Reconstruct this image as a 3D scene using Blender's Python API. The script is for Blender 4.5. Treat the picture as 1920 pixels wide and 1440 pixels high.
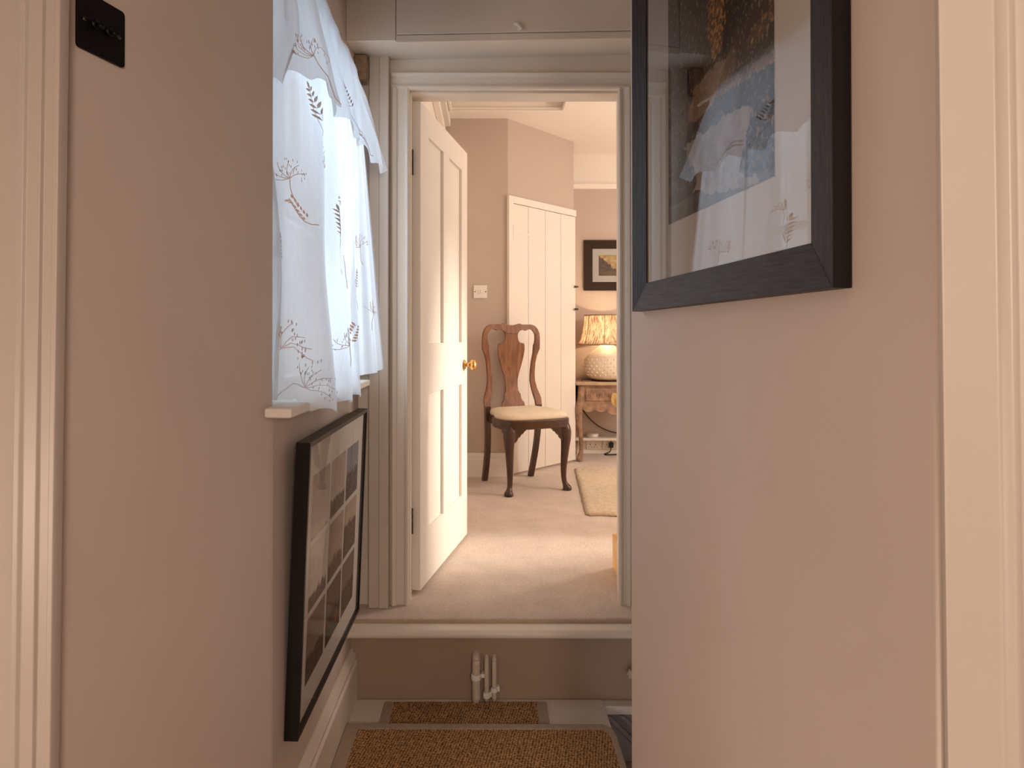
import bpy, bmesh, math, random
from mathutils import Vector, Matrix, noise

PI = math.pi
scene = bpy.context.scene
COL = scene.collection
for o in list(bpy.data.objects):
    bpy.data.objects.remove(o)

# ------------------------------------------------------------------ camera
CZ = 1.288          # eye height above the lower landing floor (z = 0)
FZ = 0.278          # bedroom carpet level
cam_d = bpy.data.cameras.new('camera'); cam = bpy.data.objects.new('camera', cam_d); COL.objects.link(cam)
cam.location = (0, 0, CZ)
PITCH = math.radians(0.4)
cam.rotation_euler = (PI/2 + PITCH, 0, 0)
F = 1205.0
cam_d.sensor_width = 36.0; cam_d.lens = 36.0*F/1920.0
cam_d.shift_x = 45.0/1920.0
cam_d.shift_y = -(90.0 + F*math.tan(PITCH))/1920.0
cam_d.clip_start = 0.02
scene.camera = cam

# ------------------------------------------------------------------ view, world, lights
scene.view_settings.view_transform = 'Standard'
scene.view_settings.look = 'None'
scene.view_settings.exposure = 0.0
scene.view_settings.gamma = 1.0
scene.view_settings.use_curve_mapping = False
scene.cycles.max_bounces = 10
scene.cycles.diffuse_bounces = 6
scene.cycles.transparent_max_bounces = 16
scene.cycles.sample_clamp_indirect = 6.0
scene.cycles.caustics_reflective = False
scene.cycles.caustics_refractive = False

w = bpy.data.worlds.new('sky'); scene.world = w; w.use_nodes = True
nt = w.node_tree; bg = nt.nodes['Background']
bg.inputs[0].default_value = (0.66, 0.82, 1.0, 1); bg.inputs[1].default_value = 5.6

def light(name, kind, loc, target, power, color, **kw):
    d = bpy.data.lights.new(name, kind); d.energy = power; d.color = color
    for k, v in kw.items(): setattr(d, k, v)
    o = bpy.data.objects.new(name, d); COL.objects.link(o); o.location = loc
    o.rotation_euler = (Vector(target) - Vector(loc)).to_track_quat('-Z', 'Y').to_euler()
    return o

# sky portal at the corridor window
po = light('window_portal', 'AREA', (-0.80, 1.90, 1.66), (0, 1.90, 1.66), 1.0, (1, 1, 1), shape='RECTANGLE', size=1.0, size_y=0.86)
po.data.cycles.is_portal = True
# unseen warm lights behind the camera: a frontal fill and a low left one
light('hall_light', 'AREA', (0.45, -1.2, 1.60), (-0.2, 1.6, 1.0), 23.5, (1.0, 0.79, 0.635), shape='DISK', size=0.5)
light('hall_side_light', 'AREA', (-1.28, -0.40, 0.75), (0.4, 1.0, 0.7), 11.5, (1.0, 0.79, 0.635), shape='DISK', size=0.4)
# bedroom: unseen fill lights added right of the door, one high, one low
light('bedroom_light', 'POINT', (2.0, 3.55, 2.05), (1.6, 3.75, 0), 46.0, (1.0, 0.90, 0.80), shadow_soft_size=0.14)
light('low_fill_light', 'POINT', (2.3, 4.0, 1.15), (1.6, 3.75, 0), 25.0, (1.0, 0.90, 0.80), shadow_soft_size=0.25)  # low fill added to brighten the lower part of the plank door
sp = light('door_spot_light', 'SPOT', (2.35, 3.28, 1.22), (-0.12, 3.0, 0.76), 300.0, (1.0, 0.88, 0.74), spot_size=math.radians(50), spot_blend=1.0, shadow_soft_size=0.05)  # stand-in for an unseen source at right, shaped to light door and carpet
sp.scale = (0.36, 1.0, 1.0)

# ------------------------------------------------------------------ materials
MATS = {}
def S(v):
    v = v/255.0
    return v/12.92 if v <= 0.04045 else ((v+0.055)/1.055)**2.4
def mat(name, col, rough=0.6, bump=0.0, bscale=40, var=0.0, vscale=4, metal=0.0, coat=0.0, spec=0.5, stretch=None):
    if name in MATS: return MATS[name]
    m = bpy.data.materials.new(name); m.use_nodes = True; MATS[name] = m
    n = m.node_tree.nodes; l = m.node_tree.links; b = n['Principled BSDF']
    b.inputs['Base Color'].default_value = (*col, 1); b.inputs['Roughness'].default_value = rough
    b.inputs['Metallic'].default_value = metal; b.inputs['Coat Weight'].default_value = coat
    b.inputs['Specular IOR Level'].default_value = spec
    tc = n.new('ShaderNodeTexCoord'); mp = n.new('ShaderNodeMapping'); l.new(tc.outputs['Object'], mp.inputs[0])
    if stretch: mp.inputs['Scale'].default_value = stretch
    if var > 0:
        t = n.new('ShaderNodeTexNoise'); t.inputs['Scale'].default_value = vscale; t.inputs['Detail'].default_value = 6
        l.new(mp.outputs[0], t.inputs[0])
        r = n.new('ShaderNodeValToRGB')
        r.color_ramp.elements[0].position = 0.3; r.color_ramp.elements[1].position = 0.7
        r.color_ramp.elements[0].color = (*[c*(1-var) for c in col], 1)
        r.color_ramp.elements[1].color = (*[min(1, c*(1+var)) for c in col], 1)
        l.new(t.outputs[0], r.inputs[0]); l.new(r.outputs[0], b.inputs['Base Color'])
    if bump > 0:
        t = n.new('ShaderNodeTexNoise'); t.inputs['Scale'].default_value = bscale; t.inputs['Detail'].default_value = 4
        l.new(mp.outputs[0], t.inputs[0])
        u = n.new('ShaderNodeBump'); u.inputs['Strength'].default_value = bump; u.inputs['Distance'].default_value = 0.01
        l.new(t.outputs[0], u.inputs['Height']); l.new(u.outputs[0], b.inputs['Normal'])
    return m

M_wall = mat('taupe_wall_paint', (0.58, 0.49, 0.435), 0.75, 0.10, 9, 0.03, 3)
M_wall2 = mat('bedroom_wall_paint', (0.54, 0.45, 0.39), 0.8, 0.06, 9, 0.02, 3)
M_white = mat('white_gloss_paint', (0.74, 0.67, 0.58), 0.38, 0.10, 14, 0.02, 5)
M_white2 = mat('white_matt_paint', (0.82, 0.77, 0.71), 0.6, 0.04, 12)
M_cas = mat('dimmed_trim_paint_right', (0.50, 0.44, 0.39), 0.4, 0.10, 14, 0.02, 5)  # trim paint darkened in its colour to offset the strong hall light
M_cas2 = mat('dimmed_trim_paint_box', (0.60, 0.53, 0.46), 0.4, 0.10, 14, 0.02, 5)  # trim paint copy darkened against the daylight on the boxed upright
M_stair = mat('stair_paint', (0.30, 0.24, 0.20), 0.5, 0.1, 20)
M_grey = mat('grey_white_board_paint', (0.70, 0.62, 0.54), 0.5, 0.1, 20, 0.04, 8)
M_ceil = mat('ceiling_paint', (0.84, 0.78, 0.72), 0.9)
M_black = mat('black_frame_lacquer', (0.006, 0.005, 0.006), 0.35, spec=0.35)
M_plate = mat('black_switch_plate', (0.004, 0.002, 0.003), 0.45, spec=0.2)
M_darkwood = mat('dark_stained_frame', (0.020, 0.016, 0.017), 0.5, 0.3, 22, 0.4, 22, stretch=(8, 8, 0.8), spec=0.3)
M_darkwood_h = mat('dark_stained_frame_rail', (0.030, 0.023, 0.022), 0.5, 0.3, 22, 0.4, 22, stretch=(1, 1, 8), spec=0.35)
M_brown_frame = mat('brown_black_frame', (0.030, 0.015, 0.009), 0.6, spec=0.2)
M_matboard = mat('cream_mount_board', (0.88, 0.82, 0.75), 0.8)
M_brass = mat('brass', (0.75, 0.45, 0.16), 0.25, metal=1.0)
M_steel = mat('dark_metal', (0.10, 0.08, 0.06), 0.4, metal=0.9)
M_plastic = mat('white_plastic', (0.82, 0.78, 0.72), 0.35)
M_cable = mat('black_cable', (0.02, 0.015, 0.012), 0.5)
M_cream = mat('cream_seat_fabric', (0.80, 0.69, 0.55), 0.9, 0.25, 120, 0.08, 14)
M_ceramic = mat('cream_ceramic', (0.80, 0.68, 0.56), 0.45, 0.1, 60)
M_pine = mat('light_pine', (0.86, 0.52, 0.17), 0.45, 0.05, 20, 0.1, 4, stretch=(1, 1, 6))
M_limed = mat('limed_carved_wood', (0.33, 0.20, 0.13), 0.6, 0.6, 40, 0.35, 22)
M_limed_top = mat('limed_wood_top', (0.52, 0.38, 0.27), 0.5, 0.1, 30, 0.15, 10, stretch=(1, 5, 1))
M_pipe = mat('cream_painted_pipe', (0.60, 0.52, 0.42), 0.4, 0.15, 60, 0.1, 30)
M_darkhole = mat('dark_gap', (0.02, 0.015, 0.012), 0.9)
M_tape = mat('taupe_binding_tape', (0.38, 0.29, 0.22), 0.85, 0.3, 200, 0.08, 60)
M_bracket = mat('aged_wood_block', (0.30, 0.20, 0.13), 0.8, 0.4, 40, 0.3, 40)
M_stitch = mat('brown_embroidery_thread', (0.72, 0.58, 0.52), 0.8)
M_stitch2 = mat('grey_embroidery_thread', (0.66, 0.63, 0.67), 0.8)

def walnut(name, a, b_, rough, coat):
    m = bpy.data.materials.new(name); m.use_nodes = True
    n = m.node_tree.nodes; l = m.node_tree.links; b = n['Principled BSDF']
    tc = n.new('ShaderNodeTexCoord'); mp = n.new('ShaderNodeMapping'); l.new(tc.outputs['Object'], mp.inputs[0])
    mp.inputs['Scale'].default_value = (9, 9, 1.6)
    t = n.new('ShaderNodeTexNoise'); t.inputs['Scale'].default_value = 3.2; t.inputs['Detail'].default_value = 8; t.inputs['Distortion'].default_value = 1.2
    l.new(mp.outputs[0], t.inputs[0])
    r = n.new('ShaderNodeValToRGB'); r.color_ramp.elements[0].position = 0.32; r.color_ramp.elements[1].position = 0.68
    r.color_ramp.elements[0].color = (*a, 1); r.color_ramp.elements[1].color = (*b_, 1)
    l.new(t.outputs[0], r.inputs[0]); l.new(r.outputs[0], b.inputs['Base Color'])
    b.inputs['Roughness'].default_value = rough; b.inputs['Coat Weight'].default_value = coat
    b.inputs['Coat Roughness'].default_value = 0.25
    return m
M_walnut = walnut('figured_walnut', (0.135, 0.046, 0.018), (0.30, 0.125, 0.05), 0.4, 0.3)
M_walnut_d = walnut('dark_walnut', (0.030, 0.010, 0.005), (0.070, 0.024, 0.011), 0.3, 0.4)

def carpet_mat(name, a, b_, scale, bump, dist=0.006):
    m = bpy.data.materials.new(name); m.use_nodes = True
    n = m.node_tree.nodes; l = m.node_tree.links; b = n['Principled BSDF']
    b.inputs['Roughness'].default_value = 1.0; b.inputs['Specular IOR Level'].default_value = 0.1
    b.inputs['Sheen Weight'].default_value = 0.15
    tc = n.new('ShaderNodeTexCoord')
    t = n.new('ShaderNodeTexNoise'); t.inputs['Scale'].default_value = scale; t.inputs['Detail'].default_value = 5; t.inputs['Roughness'].default_value = 0.7
    l.new(tc.outputs['Object'], t.inputs[0])
    t2 = n.new('ShaderNodeTexNoise'); t2.inputs['Scale'].default_value = scale/22; t2.inputs['Detail'].default_value = 3
    l.new(tc.outputs['Object'], t2.inputs[0])
    mx = n.new('ShaderNodeMix'); mx.data_type = 'FLOAT'; mx.inputs[0].default_value = 0.3
    l.new(t.outputs[0], mx.inputs[2]); l.new(t2.outputs[0], mx.inputs[3])
    r = n.new('ShaderNodeValToRGB'); r.color_ramp.elements[0].position = 0.35; r.color_ramp.elements[1].position = 0.65
    r.color_ramp.elements[0].color = (*a, 1); r.color_ramp.elements[1].color = (*b_, 1)
    l.new(mx.outputs[0], r.inputs[0]); l.new(r.outputs[0], b.inputs['Base Color'])
    u = n.new('ShaderNodeBump'); u.inputs['Strength'].default_value = bump; u.inputs['Distance'].default_value = dist
    l.new(t.outputs[0], u.inputs['Height']); l.new(u.outputs[0], b.inputs['Normal'])
    return m
M_carpet = carpet_mat('pinkish_beige_carpet', (0.62, 0.51, 0.44), (0.86, 0.73, 0.64), 160, 0.9)
M_rug = carpet_mat('cream_wool_rug', (0.60, 0.48, 0.34), (0.88, 0.74, 0.57), 45, 1.0, 0.012)

def sisal_mat():
    m = bpy.data.materials.new('brown_sisal_weave'); m.use_nodes = True
    n = m.node_tree.nodes; l = m.node_tree.links; b = n['Principled BSDF']
    b.inputs['Roughness'].default_value = 0.9; b.inputs['Specular IOR Level'].default_value = 0.15
    tc = n.new('ShaderNodeTexCoord')
    ds = n.new('ShaderNodeTexNoise'); ds.inputs['Scale'].default_value = 12
    l.new(tc.outputs['Object'], ds.inputs[0])
    mm = n.new('ShaderNodeVectorMath'); mm.operation = 'SCALE'; mm.inputs['Scale'].default_value = 0.008
    l.new(ds.outputs['Color'], mm.inputs[0])
    ad = n.new('ShaderNodeVectorMath'); ad.operation = 'ADD'; l.new(tc.outputs['Object'], ad.inputs[0]); l.new(mm.outputs[0], ad.inputs[1])
    mp = n.new('ShaderNodeMapping'); mp.inputs['Rotation'].default_value = (0, 0, math.radians(9)); mp.inputs['Scale'].default_value = (112, 150, 0.01)
    l.new(ad.outputs[0], mp.inputs[0])
    vo = n.new('ShaderNodeTexVoronoi'); vo.voronoi_dimensions = '2D'; vo.inputs['Scale'].default_value = 1.0; vo.inputs['Randomness'].default_value = 0.38
    l.new(mp.outputs[0], vo.inputs['Vector'])
    r = n.new('ShaderNodeValToRGB'); r.color_ramp.elements[0].position = 0.12; r.color_ramp.elements[1].position = 0.62
    r.color_ramp.elements[0].color = (0.66, 0.39, 0.18, 1); r.color_ramp.elements[1].color = (0.12, 0.055, 0.022, 1)
    l.new(vo.outputs['Distance'], r.inputs[0])
    t = n.new('ShaderNodeTexNoise'); t.inputs['Scale'].default_value = 60; l.new(tc.outputs['Object'], t.inputs[0])
    mx = n.new('ShaderNodeMix'); mx.data_type = 'RGBA'; mx.blend_type = 'MULTIPLY'; mx.inputs[0].default_value = 0.8
    mr = n.new('ShaderNodeMapRange'); mr.inputs[1].default_value = 0.3; mr.inputs[2].default_value = 0.7; mr.inputs[3].default_value = 0.6; mr.inputs[4].default_value = 1.25; l.new(t.outputs[0], mr.inputs[0])
    l.new(r.outputs[0], mx.inputs[6]); l.new(mr.outputs[0], mx.inputs[7]); l.new(mx.outputs[2], b.inputs['Base Color'])
    iv = n.new('ShaderNodeMath'); iv.operation = 'SUBTRACT'; iv.inputs[0].default_value = 1; l.new(vo.outputs['Distance'], iv.inputs[1])
    u = n.new('ShaderNodeBump'); u.inputs['Strength'].default_value = 0.9; u.inputs['Distance'].default_value = 0.004
    l.new(iv.outputs[0], u.inputs['Height']); l.new(u.outputs[0], b.inputs['Normal'])
    return m
M_sisal = sisal_mat()

def glass_mat(name, refl=1.0):
    m = bpy.data.materials.new(name); m.use_nodes = True
    n = m.node_tree.nodes; l = m.node_tree.links
    for x in list(n): n.remove(x)
    out = n.new('ShaderNodeOutputMaterial'); tr = n.new('ShaderNodeBsdfTransparent'); gl = n.new('ShaderNodeBsdfGlossy')
    gl.inputs['Roughness'].default_value = 0.0; tr.inputs[0].default_value = (0.97, 0.97, 0.97, 1)
    fr = n.new('ShaderNodeFresnel'); fr.inputs[0].default_value = 1.5
    mu = n.new('ShaderNodeMath'); mu.operation = 'MULTIPLY'; mu.inputs[1].default_value = refl; mu.use_clamp = True
    l.new(fr.outputs[0], mu.inputs[0])
    mx = n.new('ShaderNodeMixShader'); l.new(mu.outputs[0], mx.inputs[0]); l.new(tr.outputs[0], mx.inputs[1]); l.new(gl.outputs[0], mx.inputs[2])
    l.new(mx.outputs[0], out.inputs[0])
    return m
M_glass = glass_mat('picture_glass', 1.5)
M_glass2 = glass_mat('small_picture_glass', 0.5)
M_winglass = glass_mat('window_glass', 1.0)

def sheer_mat(name, col, transp, transl):
    m = bpy.data.materials.new(name); m.use_nodes = True
    n = m.node_tree.nodes; l = m.node_tree.links
    for x in list(n): n.remove(x)
    out = n.new('ShaderNodeOutputMaterial'); tr = n.new('ShaderNodeBsdfTransparent')
    di = n.new('ShaderNodeBsdfDiffuse'); tl = n.new('ShaderNodeBsdfTranslucent')
    di.inputs[0].default_value = (*col, 1); tl.inputs[0].default_value = (*col, 1)
    tc = n.new('ShaderNodeTexCoord'); t = n.new('ShaderNodeTexNoise'); t.inputs['Scale'].default_value = 60
    mp = n.new('ShaderNodeMapping'); mp.inputs['Scale'].default_value = (1, 6, 0.4); l.new(tc.outputs['Object'], mp.inputs[0]); l.new(mp.outputs[0], t.inputs[0])
    mr = n.new('ShaderNodeMapRange'); mr.inputs[3].default_value = max(0, transp-0.07); mr.inputs[4].default_value = transp+0.07; l.new(t.outputs[0], mr.inputs[0])
    a = n.new('ShaderNodeMixShader'); a.inputs[0].default_value = transl; l.new(di.outputs[0], a.inputs[1]); l.new(tl.outputs[0], a.inputs[2])
    b = n.new('ShaderNodeMixShader'); l.new(mr.outputs[0], b.inputs[0]); l.new(a.outputs[0], b.inputs[1]); l.new(tr.outputs[0], b.inputs[2])
    l.new(b.outputs[0], out.inputs[0])
    return m
M_sheer = sheer_mat('white_muslin', (0.80, 0.82, 0.84), 0.13, 0.60)
M_shade = sheer_mat('gathered_linen_shade', (0.85, 0.68, 0.48), 0.0, 0.62)
def _streaks(m):
    n = m.node_tree.nodes; l = m.node_tree.links
    tc = n.new('ShaderNodeTexCoord'); mp = n.new('ShaderNodeMapping'); mp.inputs['Scale'].default_value = (70, 70, 13)
    t = n.new('ShaderNodeTexNoise'); t.inputs['Scale'].default_value = 1.0; t.inputs['Detail'].default_value = 5; t.inputs['Roughness'].default_value = 0.7
    l.new(tc.outputs['Object'], mp.inputs[0]); l.new(mp.outputs[0], t.inputs[0])
    r = n.new('ShaderNodeValToRGB'); r.color_ramp.elements[0].position = 0.36; r.color_ramp.elements[1].position = 0.62
    r.color_ramp.elements[0].color = (0.30, 0.17, 0.09, 1); r.color_ramp.elements[1].color = (0.92, 0.80, 0.62, 1)
    l.new(t.outputs[0], r.inputs[0])
    for x in n:
        if x.type in ('BSDF_DIFFUSE', 'BSDF_TRANSLUCENT'): l.new(r.outputs[0], x.inputs[0])
_streaks(M_shade)

def vcol_mat(name, rough=0.8):
    m = bpy.data.materials.new(name); m.use_nodes = True
    n = m.node_tree.nodes; l = m.node_tree.links; b = n['Principled BSDF']
    a = n.new('ShaderNodeVertexColor'); a.layer_name = 'Col'; l.new(a.outputs[0], b.inputs['Base Color']); b.inputs['Roughness'].default_value = rough
    return m
M_print = vcol_mat('printed_paper')

# ------------------------------------------------------------------ mesh helpers
def box(bm, x0, x1, y0, y1, z0, z1):
    x0, x1 = sorted((x0, x1)); y0, y1 = sorted((y0, y1)); z0, z1 = sorted((z0, z1))
    v = [bm.verts.new(p) for p in ((x0,y0,z0),(x1,y0,z0),(x1,y1,z0),(x0,y1,z0),(x0,y0,z1),(x1,y0,z1),(x1,y1,z1),(x0,y1,z1))]
    for f in ((3,2,1,0),(4,5,6,7),(0,1,5,4),(1,2,6,5),(2,3,7,6),(3,0,4,7)): bm.faces.new([v[i] for i in f])
    return v
def hexa(bm, pts):
    """8 points: bottom ring (ccw) then top ring"""
    v = [bm.verts.new(p) for p in pts]
    for f in ((3,2,1,0),(4,5,6,7),(0,1,5,4),(1,2,6,5),(2,3,7,6),(3,0,4,7)): bm.faces.new([v[i] for i in f])
def prism(bm, poly, z0, z1):
    a = [bm.verts.new((x, y, z0)) for x, y in poly]; b = [bm.verts.new((x, y, z1)) for x, y in poly]
    n = len(poly)
    for i in range(n): bm.faces.new((a[i], a[(i+1) % n], b[(i+1) % n], b[i]))
    bm.faces.new(a[::-1]); bm.faces.new(b)
def extrude(bm, poly, fn, d0, d1):
    """2D poly (p,q) extruded d0->d1; fn(p,q,d) -> xyz"""
    a = [bm.verts.new(fn(p, q, d0)) for p, q in poly]; b = [bm.verts.new(fn(p, q, d1)) for p, q in poly]
    n = len(poly)
    for i in range(n): bm.faces.new((a[i], a[(i+1) % n], b[(i+1) % n], b[i]))
    bm.faces.new(a[::-1]); bm.faces.new(b)
def lathe(bm, prof, cx=0, cy=0, seg=32, caps=True):
    rings = []
    for r, z in prof:
        rings.append([bm.verts.new((cx+r*math.cos(2*PI*i/seg), cy+r*math.sin(2*PI*i/seg), z)) for i in range(seg)])
    for a, b in zip(rings, rings[1:]):
        for i in range(seg): bm.faces.new((a[i], a[(i+1) % seg], b[(i+1) % seg], b[i]))
    if caps:
        bm.faces.new(rings[0][::-1]); bm.faces.new(rings[-1])
def tube(bm, pts, rad, seg=10, rad2=None, caps=True):
    """rad: number or list; rad2: second half axis (list) for elliptical section"""
    pts = [Vector(p) for p in pts]; n = len(pts)
    if not hasattr(rad, '__len__'): rad = [rad]*n
    if rad2 is None: rad2 = rad
    rings = []; up = None
    for i, p in enumerate(pts):
        t = (pts[min(i+1, n-1)] - pts[max(i-1, 0)]).normalized()
        if up is None:
            up = Vector((0, 1, 0)) if abs(t.y) < 0.9 else Vector((1, 0, 0))
        s = t.cross(up).normalized(); up = s.cross(t).normalized()
        rings.append([bm.verts.new(p + s*rad[i]*math.cos(2*PI*k/seg) + up*rad2[i]*math.sin(2*PI*k/seg)) for k in range(seg)])
    for a, b in zip(rings, rings[1:]):
        for k in range(seg): bm.faces.new((a[k], a[(k+1) % seg], b[(k+1) % seg], b[k]))
    if caps:
        bm.faces.new(rings[0][::-1]); bm.faces.new(rings[-1])
def smooth_path(pts, n=8):
    out = []; P = [Vector(p) for p in pts]
    for i in range(len(P)-1):
        p0 = P[max(i-1, 0)]; p1 = P[i]; p2 = P[i+1]; p3 = P[min(i+2, len(P)-1)]
        for k in range(n):
            t = k/n
            out.append(0.5*((2*p1) + (p2-p0)*t + (2*p0-5*p1+4*p2-p3)*t*t + (3*p1-p0-3*p2+p3)*t**3))
    out.append(P[-1]); return out
def lerp_tab(tab, x):
    if x <= tab[0][0]: return tab[0][1]
    for (a, b), (c, d) in zip(tab, tab[1:]):
        if x <= c: return b + (d-b)*(x-a)/(c-a) if c > a else d
    return tab[-1][1]

def obj(name, bm, m, parent=None, bevel=0.0, seg=2, smooth=False, world=True, subsurf=0, solid=0.0):
    me = bpy.data.meshes.new(name)
    bmesh.ops.recalc_face_normals(bm, faces=bm.faces[:])
    if parent is not None and world:
        bm.transform(parent_matrix(parent).inverted())
    bm.to_mesh(me); bm.free()
    o = bpy.data.objects.new(name, me); COL.objects.link(o); me.materials.append(m)
    if parent is not None: o.parent = parent
    if smooth:
        for p in me.polygons: p.use_smooth = True
    if solid: md = o.modifiers.new('solid', 'SOLIDIFY'); md.thickness = solid; md.offset = 0
    if bevel:
        md = o.modifiers.new('bevel', 'BEVEL'); md.width = bevel; md.segments = seg; md.limit_method = 'ANGLE'; md.angle_limit = math.radians(35)
        for p in me.polygons: p.use_smooth = True
        try: md.harden_normals = True
        except Exception: pass
    if subsurf: md = o.modifiers.new('sub', 'SUBSURF'); md.levels = subsurf; md.render_levels = subsurf
    return o
def parent_matrix(o):
    m = Matrix.Translation(o.location) @ o.rotation_euler.to_matrix().to_4x4()
    if o.parent: m = parent_matrix(o.parent) @ m
    return m
def thing(name, label, cat, loc=(0, 0, 0), rotz=0, group=None):
    o = bpy.data.objects.new(name, None); COL.objects.link(o); o.empty_display_size = 0.05
    o.location = loc; o.rotation_euler = (0, 0, rotz); o['label'] = label; o['category'] = cat
    if group: o['group'] = group
    return o
def tag(o, label, cat, group=None):
    o['label'] = label; o['category'] = cat
    if group: o['group'] = group
    return o
def struct(name, bm, m, parent=None, **kw):
    o = obj(name, bm, m, parent, **kw)
    if parent is None: o['kind'] = 'structure'
    return o
def B(): return bmesh.new()
def boxes(name, m, blist, parent=None, bevel=0.0, st=False, **kw):
    bm = B()
    for b in blist: box(bm, *b)
    return struct(name, bm, m, parent, bevel=bevel, **kw) if st else obj(name, bm, m, parent, bevel=bevel, **kw)

# ================================================================== SETTING: corridor shell
H = 2.75
XL = -0.49                       # window wall face
CORN = (-0.488, 1.462)           # end of the angled wall
NEAR = (-0.640, 0.935)
# near left wall (angled), runs to the window opening
bm = B(); prism(bm, [NEAR, CORN, (-0.78, 1.462), (-0.90, 0.935)], -0.02, H); struct('wall_left_near', bm, M_wall, bevel=0.006)
# window wall: below, above and beyond the opening
bm = B()
box(bm, -0.78, XL, 1.462, 2.46, -0.02, 1.118)
box(bm, -0.78, XL, 1.462, 2.46, 2.20, H)
box(bm, -0.78, XL, 2.29, 2.46, 1.118, 2.20)
struct('wall_left', bm, M_wall, bevel=0.004)
# wall of the opening that we look through (behind the camera), left and right of the camera
bm = B(); box(bm, -1.7, -0.645, 0.930, 1.00, -0.02, 2.9); box(bm, 0.375, 1.7, 0.517, 0.60, -0.02, 2.9); struct('wall_near', bm, M_wall)
# right wall, slightly converging
KR = 0.70
def rx(d): return 0.586*KR - 0.095*d
bm = B(); prism(bm, [(rx(0.516), 0.516), (rx(1.295), 1.295), (rx(1.295)+0.12, 1.295), (rx(0.516)+0.16, 0.516)][::-1], -0.9, H)
struct('wall_right', bm, M_wall, bevel=0.005)
# stairwell shell to the right (keeps daylight out)
bm = B(); box(bm, 0.33, 1.75, 1.30, 1.38, -1.2, H); box(bm, 1.70, 1.80, 1.30, 2.6, -1.2, H); box(bm, 0.30, 1.8, 1.3, 2.6, -1.3, -1.2)
struct('wall_stairwell', bm, M_wall)
# wall with the bedroom doorway
XD0, XD1, YD0, YD1, ZD = -0.300, 0.512, 2.43, 2.56, CZ+0.935
bm = B()
box(bm, -0.78, XD0-0.02, YD0, YD1, 0.0, H+0.2)
box(bm, XD1+0.02, 3.4, YD0, YD1, -1.2, H+0.2)
box(bm, XD0-0.02, XD1+0.02, YD0, YD1, ZD+0.02, H+0.2)
struct('wall_doorway', bm, M_white)
# corridor ceiling and room behind the camera
bm = B(); box(bm, -0.9, 1.8, 0.6, 2.45, H, H+0.1); struct('ceiling_corridor', bm, M_ceil)
bm = B(); box(bm, -1.7, 1.7, -2.7, 0.95, 2.45, 2.55); struct('ceiling_hall', bm, M_ceil)
bm = B(); box(bm, -1.7, -1.6, -2.7, 0.9, 0, 2.5); box(bm, 1.6, 1.7, -2.7, 0.9, 0, 2.5); box(bm, -1.7, 1.7, -2.7, -2.6, 0, 2.5)
box(bm, -1.7, -0.6, 0.60, 0.95, 2.5, 2.9); box(bm, -0.9, 0.8, 0.52, 0.60, 1.98, 2.9); box(bm, -0.95, 0.8, 0.60, 0.66, 2.45, 2.9)  # middle box: unseen lintel, added to shade the beam from the hall lights
struct('wall_hall', bm, M_wall)
# landing floor: painted boards laid across, an object per board
bm = B(); box(bm, -1.7, 1.7, -2.7, 1.30, -0.06, -0.004); box(bm, -0.80, 0.41, 1.30, 2.30, -0.06, -0.012); fl = struct('floor_landing', bm, M_grey)
yy = 1.30
for i, wd in enumerate((0.165, 0.160, 0.165, 0.160, 0.165, 0.173)):
    bm = B(); box(bm, XL+0.022, 0.405, yy+0.0012, yy+wd-0.0012, -0.012, 0.0)
    obj('floorboard', bm, M_grey, fl, bevel=0.0015, seg=1); yy += wd
# riser, nosing, bedroom carpet
bm = B(); box(bm, XL, 1.7, 2.292, 2.43, -0.02, 0.236); struct('trim_riser', bm, mat('shaded_riser_paint', (0.36, 0.27, 0.20), 0.6, 0.15, 12, 0.04, 6), bevel=0.001)  # wall-like cream made darker, the riser's shade put into its colour
bm = B()
prof = [(2.43, 0.232), (2.252, 0.232)] + [(2.252+0.0155*(1-math.sin(a))-0.0155, 0.2475-0.0155*math.cos(a)) for a in [i*PI/8 for i in range(1, 9)]] + [(2.43, 0.263)]
extrude(bm, prof, lambda p, q, d: (d, p, q + 0.0009*math.sin(d*21)), XL-0.002, 1.7)
no = struct('trim_step_nosing', bm, M_white, bevel=0.002)
# ---- bedroom
bm = B()
N = 60
prof = [(6.0, 0.264), (2.318, 0.264), (2.308, 0.268), (2.309, 0.275), (2.313, 0.2772), (2.322, FZ), (6.0, FZ)]
extrude(bm, prof, lambda p, q, d: (d, p, q), XL+0.002, 3.25)
struct('floor_carpet', bm, M_carpet)
bm = B(); box(bm, XL+0.004, 0.53, 2.300, 2.3085, 0.2635, 0.2745)
struct('trim_carpet_edge', bm, mat('carpet_backing', (0.50, 0.37, 0.26), 0.9, 0.4, 80), bevel=0.002)
BH = FZ + 2.58
AW0, AW1 = Vector((0.143, 4.63, 0)), Vector((0.692, 5.185, 0))
bm = B(); prism(bm, [(-0.40, 4.63), (AW0.x, AW0.y), (AW1.x, AW1.y), (0.72, 5.56), (0.72, 5.8), (-0.40, 5.8)], 0.2, BH)
struct('wall_cupboard', bm, M_wall2)
bm = B(); box(bm, 0.70, 3.3, 5.555, 5.7, 0.2, CZ+1.30); struct('wall_back', bm, M_wall2)
bm = B(); box(bm, 0.70, 3.3, 5.553, 5.7, CZ+1.30, BH); struct('wall_back_frieze', bm, M_ceil)
bm = B(); extrude(bm, [(5.56, CZ+1.27), (5.538, CZ+1.272), (5.53, CZ+1.295), (5.522, CZ+1.31), (5.56, CZ+1.315)], lambda p, q, d: (d, p, q), 0.71, 3.2)
struct('trim_picture_rail', bm, M_white2)
bm = B(); box(bm, -0.45, -0.325, 2.56, 5.0, 0.2, BH); struct('wall_bedroom_left', bm, M_white2)
bm = B(); box(bm, -0.325, -0.285, 2.60, 4.63, CZ+1.36, CZ+1.40); box(bm, -0.325, -0.30, 2.60, 4.63, CZ+1.40, CZ+1.47)
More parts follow.
